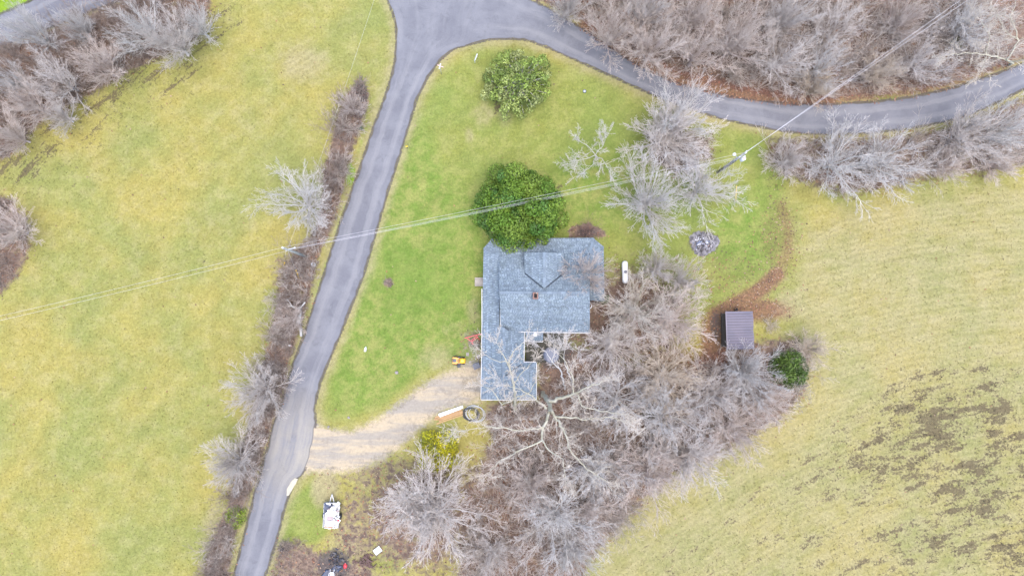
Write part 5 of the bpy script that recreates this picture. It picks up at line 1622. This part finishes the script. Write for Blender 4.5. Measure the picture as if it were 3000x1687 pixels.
wheel(-.48, .44, .28, .22); wheel(-.48, -.44, .28, .22); wheel(.55, .42, .19, .15); wheel(.55, -.42, .19, .15)
m = MB(); m.lathe([(.02, .30), (.4, .29), (.46, .24), (.46, .14)][::-1], 20, (.02, -.02, 0), sx=.9, sy=1.3); m.build('mower_deck', 'black_plastic', t)
m = MB(); m.box((.0, -.74, .22), (.42, .34, .06), .15, rx=.3); m.build('discharge_chute', 'black_plastic', t)
m = MB(); m.box((-.84, 0, .62), (.05, .5, .1)); m.build('rear_grille', 'black_plastic', t)

# ------------------------------------------------------------------ red steel frame (tow implement)
p = P(1388, 992)
t = thing('red_steel_frame', 'red steel tow frame lying against the west wall of the house', 'steel frame', (p.x, p.y, 0))
q = lambda x, y, z: Vector((P(x, y, z).x - p.x, P(x, y, z).y - p.y, z))
for a, b, w in (((1361, 990.5, .35), (1400, 980, .45), .09), ((1400, 980, .45), (1412, 978, .45), .13), ((1369, 991, .33), (1381, 1001, .3), .09), ((1381, 1001, .3), (1387, 1010, .25), .12),
                ((1383, 1000, .32), (1399, 988, .4), .08), ((1381, 997, .42), (1396, 984, .5), .07), ((1396, 983, .46), (1401, 990, .4), .08), ((1400, 990, .38), (1406, 997, .2), .05), ((1380, 997, .36), (1386, 1000, .36), .08)):
    m = MB(); m.bar(q(*a), q(*b), w); m.build('bar', 'red_paint', t)
for x, y, z in ((1366, 989, .3), (1386, 1008, .2), (1408, 979, .4)):
    v = q(x, y, z); m = MB(); m.box((v.x, v.y, z / 2), (.06, .06, z)); m.build('foot', 'red_paint', t)
v = q(1384.5, 994.5, .3); m = MB(); m.lathe([(.12, .2), (.14, .3), (.1, .36), (.02, .37)], 12, (v.x, v.y, 0)); m.build('hub', 'black_plastic', t)

# pavers and tote
def slab(x, y, w, d, rz, label, h=.05):
    p = P(x, y); t = thing('paver', label, 'paving stone', (p.x, p.y, 0), rz)
    m = MB(); m.box((0, 0, h / 2 + .01), (w, d, h)); m.build('slab', 'stone', t, bevel=.012)
slab(1370, 1037.5, .38, .46, .03, 'pale grey paving stone lying north east of the lawn mower')
slab(1377.5, 1060.5, .32, .30, .4, 'smaller worn paving stone between the mower and the dark tote')
p = P(1396, 1072, .4)
t = thing('plastic_tote', 'slate blue plastic tote with ribbed lid by the west wall', 'storage tote', (p.x, p.y, 0), R_(20))
m = MB(); m.box((0, 0, .25), (.78, .62, .5)); m.build('bin', 'slate_plastic', t, bevel=.05)
m = MB(); m.box((0, 0, .53), (.86, .70, .06)); lid = m.build('lid', 'slate_plastic', t, bevel=.02)
for yy in (-.2, 0, .2):
    m = MB(); m.box((0, yy, .572), (.66, .07, .025)); m.build('lid_rib', 'black_plastic', lid)
m = MB(); m.box((-.12, .42, .46), (.4, .10, .08), .2); m.build('handle', 'black_plastic', t)
p = P(1400, 1048)
t = thing('rubble_heap', 'small heap of broken stones and sticks against the west wall', 'rubble', (p.x, p.y, 0))
for k in range(46):
    m = MB(); s = rr.uniform(.06, .2); m.box((rr.gauss(0, .3), rr.gauss(0, .42), s * .4), (s, s * rr.uniform(.5, 1), s * .8), rr.uniform(0, 3), rr.choice([(.3, .27, .25), (.2, .17, .15), (.1, .09, .085), (.36, .32, .28), (.16, .10, .05)]), rr.uniform(-.4, .4), rr.uniform(-.4, .4))
    m.build('stone', 'piece', t)

# ------------------------------------------------------------------ lumber and pipe coil
p = P(1320, 1212)
t = thing('lumber_pile', 'pile of orange brown planks with white boards on top by the driveway', 'lumber pile', (p.x, p.y, 0), R_(19))
LB = [(-.3, -.62, 3.6, .14, .05, 'fresh_wood'), (-.1, -.40, 3.2, .16, .09, 'fresh_wood'), (.0, -.24, 3.4, .17, .10, 'fresh_wood'), (-.25, -.05, 3.5, .16, .10, 'fresh_wood'), (-.35, .12, 3.7, .16, .09, 'fresh_wood'), (-.45, .02, 3.1, .10, .20, 'fresh_wood'),
      (.1, -.14, 3.0, .15, .20, 'fresh_wood'), (-.3, .26, 3.4, .14, .08, 'fresh_wood'), (.25, -.33, 2.8, .13, .19, 'fresh_wood'), (-.9, -.03, 2.6, .10, .29, 'fresh_wood'), (.15, .34, 3.3, .22, .20, 'white_paint'), (.22, .46, 3.2, .16, .16, 'white_paint'), (.05, .20, 2.9, .15, .24, 'white_paint')]
for x, y, L, w, z, mt in LB:
    m = MB(); m.box((x, y, z), (L, w, .07), rr.uniform(-.035, .035)); m.build('white_board' if mt == 'white_paint' else 'plank', mt, t)
p = P(1389, 1211)
def coil(label, x, y, mat, loops, R, r, seed, z0, sq=.82, rot=-.35):
    p = P(x, y)
    t = thing('pipe_coil', label, 'pipe coil', (p.x, p.y, 0), rot)
    rq = random.Random(seed)
    for k in range(loops):
        cx, cy, RR = rq.gauss(0, .1), rq.gauss(0, .07), R * rq.uniform(.84, 1.05)
        tz = rq.uniform(-.06, .06)
        pts = [(cx + RR * math.cos(a), cy + RR * sq * math.sin(a), z0 + .06 * k + tz * math.cos(a + k)) for a in [6.2832 * i / 40 for i in range(40)]]
        m = MB(); m.tube(pts, r, 8, closed=True); m.build('loop', mat, t)
coil('loose coil of white flexible pipe at the end of the lumber pile', 1393, 1209, 'galvanised', 3, 1.25, .032, 2, .12)
coil('coil of black hose lying inside the white pipe coil', 1380, 1212, 'black_plastic', 6, 1.0, .035, 5, .04)

# ------------------------------------------------------------------ debris trailer
p = P(971, 1508, .8)
t = thing('debris_trailer', 'utility trailer heaped with white scrap boards and a dark tarp', 'trailer', (p.x, p.y, 0), R_(-2))
m = MB(); m.box((0, 0, .55), (1.9, 3.1, .08)); m.build('bed', 'steel', t)
for x, y, w, d in ((-.94, 0, .05, 3.1), (.94, 0, .05, 3.1), (0, 1.53, 1.83, .05)):
    m = MB(); m.box((x, y, .8), (w, d, .42)); m.build('side_panel', 'steel', t)
m = MB(); m.bar((-.9, -1.7, .5), (.75, -1.66, .5), .09, .06); m.build('rear_bar', 'steel', t)
m = MB(); m.bar((-.35, 1.5, .5), (-.12, 2.55, .5), .08); m.bar((.2, 1.5, .5), (-.12, 2.55, .5), .08); m.build('tongue', 'steel', t)
m = MB(); m.tube([(-.12, 2.3, .1), (-.12, 2.3, .85)], .04, 8); m.build('jack', 'galvanised', t)
for x in (-1.08, 1.08):
    m = MB(); m.lathe([(.18, -.1), (.31, -.1), (.33, 0), (.31, .1), (.18, .1)], 18, (x, -.2, .33), 'X'); w = m.build('wheel', 'black_rubber', t)
    m = MB(); m.lathe([(.02, -.08), (.17, -.07), (.17, .07), (.02, .08)], 12, (x, -.2, .33), 'X'); m.build('rim', 'galvanised', w)
m = MB()
g = []
for i in range(9):
    for j in range(7):
        g.append((-1.0 + .17 * j, .1 + .18 * i, .95 + .1 * math.sin(i * 1.7 + j) + rr.uniform(-.05, .05)))
m.add(g, [(i * 7 + j, i * 7 + j + 1, i * 7 + j + 8, i * 7 + j + 7) for i in range(8) for j in range(6)], smooth=True)
o = m.build('tarp', 'dark_tarp', t)
sm = o.modifiers.new('solid', 'SOLIDIFY'); sm.thickness = .02
for k in range(58):
    s = rr.uniform(.15, .6)
    x, y = rr.gauss(.12, .45), rr.gauss(-.2, .85)
    x, y = max(-.85, min(1.0, x)), max(-1.5, min(1.45, y))
    if x < -.45 and y > .45: continue
    m = MB(); m.box((x, y, 1.0 + .25 * max(0, 1 - (x / .9) ** 2 - (y / 1.5) ** 2) + rr.uniform(0, .12)), (s, s * rr.uniform(.25, .9), .03), rr.uniform(0, 3.1), (1, 1, 1), rr.gauss(0, .25), rr.gauss(0, .25))
    m.build('scrap_board', 'white_paint' if rr.random() < .66 else 'grey_board', t)
for x, y, w, d, mt, z in ((-.02, -.25, .75, .48, 'grey_board', 1.36), (-.05, -.88, .95, .62, 'white_paint', 1.37), (-.35, -1.25, .62, .36, 'cardboard', 1.33), (.05, -1.38, .5, .22, 'cardboard', 1.30), (.0, .35, .85, .75, 'white_paint', 1.35), (.35, 1.0, .6, .4, 'white_paint', 1.3)):
    m = MB(); m.box((x, y, z), (w, d, .04), rr.uniform(-.15, .15), rx=rr.uniform(-.08, .08)); m.build('panel', mt, t)
m = MB(); m.lathe([(.1, 0), (.13, .18), (.02, .2)], 12, (.96, -.55, 1.05)); m.build('red_can', 'red_paint', t)

# ------------------------------------------------------------------ scrap at the bottom left
p = P(1106, 1612, .15)
t = thing('metal_sheet', 'pale grey metal sheet lying by the round grey tree', 'metal sheet', (p.x, p.y, 0), R_(37))
m = MB(); m.box((0, 0, .14), (.98, .78, .02)); m.build('sheet', 'galvanised', t)
m = MB(); m.box((0, -.38, .11), (.98, .03, .08)); m.box((0, .38, .11), (.98, .03, .08)); m.build('flange', 'galvanised', t)
for k in (-.3, -.1, .1, .3):
    m = MB(); m.bar((k, -.36, .152), (k, .36, .152), .03, .012); m.build('rib', 'galvanised', t)
p = P(1012, 1656)
t = thing('red_bag', 'crumpled bright red bag lying on the dark scrap', 'bag', (p.x, p.y, 0))
m = MB(); m.lathe([(.2, 0), (.26, .1), (.22, .22), (.1, .3), (.03, .31)], 14, sy=1.3); o = m.build('body', 'red_paint', t)
for v in o.data.vertices: v.co += Vector((rr.uniform(-.03, .03), rr.uniform(-.03, .03), rr.uniform(-.02, .02)))
m = MB(); m.box((.02, .3, .2), (.12, .2, .06), .4); m.build('handle', 'red_paint', t)
p = P(972, 1680, .4)
t = thing('lawn_chair', 'tipped white plastic lawn chair on the dark tarp at the bottom edge', 'chair', (p.x, p.y, 0), R_(176))
m = MB(); m.box((0, 0, .42), (.5, .48, .05)); m.build('seat', 'white_paint', t, bevel=.02)
m = MB(); m.box((0, .28, .55), (.5, .06, .55), rx=-1.0); m.build('backrest', 'white_paint', t, bevel=.02)
for x, y in ((-.22, -.2), (.22, -.2), (-.22, .2), (.22, .2)):
    m = MB(); m.bar((x, y, .4), (x * 1.2, y - .35 if y < 0 else y + .1, .06 if y > 0 else .35), .05); m.build('leg', 'white_paint', t)
for x in (-.28, .28):
    m = MB(); m.bar((x, -.2, .62), (x * 1.3, .25, .62), .07, .04); m.build('armrest', 'white_paint', t)
p = P(960, 1672)
t = thing('dark_tarp', 'dark blue tarp spread under the white plastic chair', 'tarp', (p.x, p.y, 0))
m = MB()
g = [(-1.3 + .22 * i + rr.uniform(-.06, .06) + .18 * j, -1.2 + .24 * j + rr.uniform(-.06, .06), .04 + .06 * abs(math.sin(i * 1.3 + j * .9)) + rr.uniform(0, .05)) for j in range(9) for i in range(9)]
m.add(g, [(j * 9 + i, j * 9 + i + 1, j * 9 + i + 10, j * 9 + i + 9) for j in range(8) for i in range(8) if not (i < 3 and j > 5)], smooth=True)
o = m.build('sheet', 'dark_tarp', t); sm = o.modifiers.new('solid', 'SOLIDIFY'); sm.thickness = .015
p = P(985, 1640)
t = thing('scrap_heap', 'black heap of burnt scrap north of the white plastic chair', 'scrap heap', (p.x, p.y, 0))
for k in range(70):
    m = MB(); s = rr.uniform(.1, .42); m.box((rr.gauss(0, .55), rr.gauss(0, .6), rr.uniform(.03, .25)), (s, s * rr.uniform(.15, .6), s * .25), rr.uniform(0, 3), rr.choice([(.02, .022, .03), (.035, .035, .045), (.05, .045, .05), (.1, .09, .09)]), rr.uniform(-.5, .5), rr.uniform(-.5, .5))
    m.build('scrap', 'piece', t)
p = P(1072, 1645)
t = thing('rusty_scrap', 'rusty brown scrap metal heap at the foot of the round grey tree', 'scrap heap', (p.x, p.y, 0))
for k in range(40):
    m = MB(); s = rr.uniform(.15, .7); m.box((rr.gauss(0, .8), rr.gauss(0, .45), rr.uniform(.05, .3)), (s, s * rr.uniform(.1, .5), .08), rr.uniform(0, 3), (1, 1, 1), rr.uniform(-.4, .4), rr.uniform(-.4, .4))
    m.build('scrap', 'rust', t)
p = P(835, 1603)
t = thing('black_trash_bag', 'black trash bag half hidden by the dead bush beside the lane', 'trash bag', (p.x - .3, p.y - .2, 0))
m = MB(); m.lathe([(.2, 0), (.3, .12), (.26, .3), (.1, .42), (.05, .5), (.08, .55)], 14); o = m.build('bag', 'black_plastic', t)
for v in o.data.vertices: v.co += Vector((rr.uniform(-.04, .04), rr.uniform(-.04, .04), 0))

# ------------------------------------------------------------------ signs, markers and small things
def post_thing(name, label, cat, x, y, z, rz=0):
    p = P(x, y, z)
    return thing(name, label, cat, (p.x, p.y, 0), rz)
t = post_thing('yard_sign', 'white framed sign with a navy panel on the north lawn', 'sign', 1394, 168, 1.0, R_(72))
for x in (-.42, .42):
    m = MB(); m.box((x, 0, .55), (.05, .05, 1.1)); m.build('post', 'white_paint', t)
m = MB(); m.box((0, 0, .86), (.86, .05, .62), rx=.32); pn = m.build('panel', 'white_paint', t)
m = MB(); m.box((0, -.012, .885), (.62, .05, .34), rx=.32); m.build('panel_face', 'navy_paint', pn)
t = post_thing('street_name_sign', 'pole with crossed white and pink street name blades at the junction', 'street sign', 1288.5, 194, 2.8)
m = MB(); m.tube([(0, 0, 0), (0, 0, 2.7)], .03, 8); m.build('pole', 'galvanised', t)
m = MB(); m.box((0, 0, 2.72), (.10, .68, .16), R_(-16), ry=.5); m.build('blade', 'white_paint', t)
m = MB(); m.box((.1, -.05, 2.9), (.80, .08, .16), R_(-22), rx=.5); m.build('blade', 'pink_sign', t)
t = post_thing('road_marker', 'yellow striped marker on a dark post at the lane edge', 'road marker', 1191.5, 429, 1.0)
m = MB(); m.box((0, 0, .5), (.05, .05, 1.0)); m.build('post', 'black_plastic', t)
m = MB(); m.box((0, 0, 1.0), (.26, .10, .30), rx=.6); pn = m.build('plate', 'yellow_plastic', t)
for k in (-.09, .0, .09):
    m = MB(); m.box((-.01, -.055 + .0, 1.0 + k), (.2, .02, .035), rx=.6); m.build('stripe', 'black_plastic', pn)
p = P(1712.5, 268)
t = thing('well_cap', 'round grey well cap set in the north lawn', 'well cap', (p.x, p.y, 0))
m = MB(); m.lathe([(.16, .02), (.18, .08), (.22, .08), (.23, 0)], 20); m.build('ring', 'slate_plastic', t)
m = MB(); m.lathe([(.158, .0), (.158, .055), (.02, .06)], 18); m.build('lid', 'galvanised', t)
p = P(920.5, 776)
t = thing('mail_tub', 'white round tub with a dark mouth at the foot of the left power pole', 'tub', (p.x, p.y, 0), R_(30))
m = MB(); m.lathe([(.18, 0), (.26, .05), (.28, .55), (.24, .56), (.2, .12)], 16); m.build('tub', 'white_metal', t)
m = MB(); m.box((.08, .1, .45), (.26, .22, .08)); m.build('dark_mouth', 'black_plastic', t)  # black block standing in for the shade inside the open mouth
p = P(852, 1012)
t = thing('roadside_box', 'small white box with a pink end lying in the hedge by the lane', 'box', (p.x, p.y, 0), R_(-18))
m = MB(); m.box((-.08, 0, .3), (.34, .2, .2)); m.build('box', 'white_paint', t, bevel=.02)
m = MB(); m.box((.15, 0, .3), (.1, .18, .18)); m.build('end_cap', 'pink_sign', t)
m = MB(); m.box((0, 0, .1), (.08, .08, .2)); m.build('post', 'old_wood', t)
p = P(1071, 1023)
t = thing('plastic_jug', 'white plastic jug lying alone on the west lawn', 'jug', (p.x, p.y, 0), R_(80))
m = MB(); m.lathe([(.04, -.3), (.15, -.26), (.16, .12), (.06, .24), (.05, .3)], 14, (0, 0, .16), 'X'); m.build('body', 'white_paint', t)
m = MB(); m.lathe([(.06, .3), (.06, .35)], 10, (0, 0, .16), 'X'); m.build('cap', 'white_metal', t)
for x, y, s, lab in ((1162, 1091, .3, 'small pale stone lying on the lawn above the driveway'), (1022, 1223, .22, 'small white rock near the lawn corner at the driveway'), (962, 1250, .2, 'pale rock at the lane end of the driveway edge')):
    p = P(x, y)
    t = thing('rock', lab, 'rock', (p.x, p.y, 0))
    m = MB(); m.lathe([(s * .7, 0), (s * .8, s * .25), (s * .5, s * .5), (.02, s * .55)], 9); o = m.build('stone', 'stone' if s > .17 else 'white_paint', t)
    for v in o.data.vertices: v.co += Vector((rr.uniform(-.03, .03), rr.uniform(-.03, .03), 0))

# fallen white trunk in the hedge
p = P(876, 935)
t = thing('fallen_tree', 'fallen white barkless tree trunk with broken forks beside the lane', 'fallen tree', (p.x, p.y, 0))
q = lambda x, y, z: Vector((P(x, y, z).x - p.x, P(x, y, z).y - p.y, z))
m = MB()
m.tube([q(882, 985, .3), q(881.5, 968, .45), q(877, 955, .6), q(873, 944, .7), q(876, 930, .8), q(879, 915, .9), q(878, 902, 1.0)], [.15, .2, .22, .27, .25, .19, .16], 8)
m.build('trunk', 'bark_white', t)
for pts, r0 in (([(873, 944, .7), (868, 953, .5), (864, 960, .3)], .09), ([(878, 902, 1.0), (866, 903, 1.2), (856, 897, 1.4), (838, 897, 1.5)], .15), ([(878, 902, 1.0), (884, 897, 1.2), (894, 885, 1.3)], .13), ([(866, 903, 1.2), (870, 912, .9), (874, 918, .6)], .11), ([(856, 897, 1.4), (848, 885, 1.6), (840, 876, 1.7)], .08), ([(860, 898, 1.3), (850, 893, 1.5), (840, 890, 1.7)], .07)):
    m = MB(); m.tube([q(*a) for a in pts], [r0 * (1 - .2 * i) for i in range(len(pts))], 6); m.build('branch', 'bark_white', t)

# ------------------------------------------------------------------ power poles and wires
def pole(x, y, top, label):
    p = P(x, y, top)
    t = thing('power_pole', label, 'power pole', (p.x, p.y, 0))
    m = MB(); m.tube([(0, 0, -.2), (0, 0, top * .5), (0, 0, top)], [.19, .16, .13], 10); m.build('pole', 'pole_wood', t)
    m = MB(); m.lathe([(.05, top), (.12, top + .05), (.09, top + .14), (.12, top + .2), (.05, top + .28)], 12); m.build('insulator', 'white_metal', t)
    return t, p
HP = 10.2
t1, p1 = pole(829, 726, HP, 'leaning looking grey power pole in the hedge on the lane west side')
m = MB(); m.bar((.1, -.02, 8.6), (.9, .18, 8.7), .08, .08); m.build('service_bracket', 'galvanised', t1)
m = MB(); m.lathe([(.06, 8.62), (.12, 8.7), (.05, 8.85)], 10, (.9, .18, 0)); m.build('insulator', 'white_metal', t1)
m = MB(); m.bar((-.02, -.05, 8.6), (-.12, -.25, 8.6), .07); m.build('neutral_bracket', 'galvanised', t1)
t2, p2 = pole(2184, 448, HP, 'power pole with transformer and street lamp between lawn trees and road')
m = MB(); m.lathe([(.22, 7.9), (.25, 7.95), (.25, 8.75), (.2, 8.85), (.05, 8.88)], 16, (.34, -.30, 0)); o = m.build('transformer', 'white_metal', t2)
for a in (-.1, .1):
    m = MB(); m.lathe([(.05, 8.85), (.07, 8.95), (.03, 9.15)], 8, (.34 + a, -.30, 0)); m.build('bushing', 'pink_sign', o)
m = MB(); m.lathe([(.05, 8.2), (.08, 8.3), (.08, 8.8), (.03, 8.9)], 8, (.45, -.02, 0)); m.build('arrester', 'white_metal', t2)
la = P(2151, 453, 7.6) - Vector((p2.x, p2.y, 0))
m = MB(); m.tube([(0, 0, 7.2), (la.x * .5, la.y * .5, 7.7), (la.x, la.y, 7.75)], .035, 8); arm = m.build('lamp_arm', 'galvanised', t2)
m = MB(); m.lathe([(.05, 7.85), (.18, 7.78), (.21, 7.6), (.16, 7.5), (.02, 7.48)][::-1], 16, (la.x, la.y, 0)); m.build('lamp_head', 'white_metal', t2)
m = MB(); m.bar((-.5, -.35, 9.5), (.35, .35, 9.5), .10, .10); m.build('crossarm', 'pole_wood', t2)
for s in (-1, 1):
    m = MB(); m.lathe([(.04, 9.55), (.09, 9.62), (.04, 9.8)], 8, (-.5 if s < 0 else .35, .35 * s, 0)); m.build('insulator', 'white_metal', t2)
m = MB(); m.tube([(.0, -.16, .3), (.0, -.18, 7.0)], .05, 6); m.build('conduit', 'black_plastic', t2)
def wire(a, b, sag, label, r=.011):
    a, b = Vector(a), Vector(b)
    n = 24
    o = (a + b) / 2
    pts = []
    for i in range(n + 1):
        s = i / n
        q = a.lerp(b, s)
        q.z -= sag * 4 * s * (1 - s)
        pts.append(q - o)
    m = MB(); m.tube(pts, r, 5)
    w = m.build('power_line', 'wire')
    w.location = o
    tag(w, label, 'power line', 'overhead wires between the power poles')
ins1, ins2 = p1 + Vector((0, 0, .25)), p2 + Vector((0, 0, .25))
wire(ins1, ins2, .9, 'upper power line spanning the lawn from the left pole to the right pole', .010)
wire(p1 + Vector((.9, .18, -1.4)), P(2175, 457, 9.0), .9, 'middle power line crossing the lawn just below the upper one', .010)
wire(p1 + Vector((.25, .0, -1.9)), P(2172, 464, 8.2), 1.1, 'lower power line over the lawn, closest to the house roof', .009)
wire(p1 + Vector((.5, .05, -1.7)), P(2172, 460, 8.7), 1.0, 'thin telephone line between the two lower power lines over the lawn', .009)
wire(P(-160, 962, 10.3), ins1, .8, 'upper power line over the left field ending at the left pole', .010)
wire(P(-160, 975, 8.9), p1 + Vector((-.05, -.2, -1.5)), .8, 'lower power line over the left field ending at the left pole', .010)
wire(ins2, P(2900, -60, 10.6), .7, 'left one of the twin power lines over the wood in the top right', .018)
wire(p2 + Vector((.35, .3, -.5)), P(2912, -52, 9.9), .7, 'right one of the twin power lines over the wood in the top right', .018)
wire(p1 + Vector((.1, .1, -1.6)), P(1135, -120, 8.2), .6, 'thin line running north along the hedge from the left pole', .008)
def guard(label, x0, y0, z0, x1, y1):
    a, b = P(x0, y0, z0), P(x1, y1, 0.0)
    t = thing('guy_guard', label, 'guy wire guard', b)
    m = MB(); m.tube([Vector((0, 0, .02)), a - b], .055, 8); m.build('sleeve', 'yellow_plastic', t)
    m = MB(); m.lathe([(.04, 0), (.06, .1), (.03, .14)], 8); m.build('anchor', 'galvanised', t)
    return a
g1 = guard('yellow guy wire guard beside the white bare lawn tree', 2158, 545, 2.0, 2155, 591)
g2 = guard('short yellow guy wire guard nearest the left field', 834.5, 768.5, 1.6, 830.5, 780)
g3 = guard('longer yellow guy wire guard in the brown hedge south of the left pole', 867, 791, 2.0, 876.5, 817)
def guy(a, b, label):
    a, b = Vector(a), Vector(b); o = (a + b) / 2
    m = MB(); m.tube([a - o, b - o], .011, 5); w = m.build('guy_wire', 'wire'); w.location = o
    tag(w, label, 'guy wire', 'guy wires of the power poles')
guy(g1, p2 + Vector((.05, -.1, -1.4)), 'guy wire from the right power pole down to its yellow guard')
guy(g2, p1 + Vector((0, -.1, -1.0)), 'guy wire from the left power pole to the short yellow guard')
guy(g3, p1 + Vector((0.05, -.1, -1.6)), 'guy wire from the left power pole to the longer yellow guard')
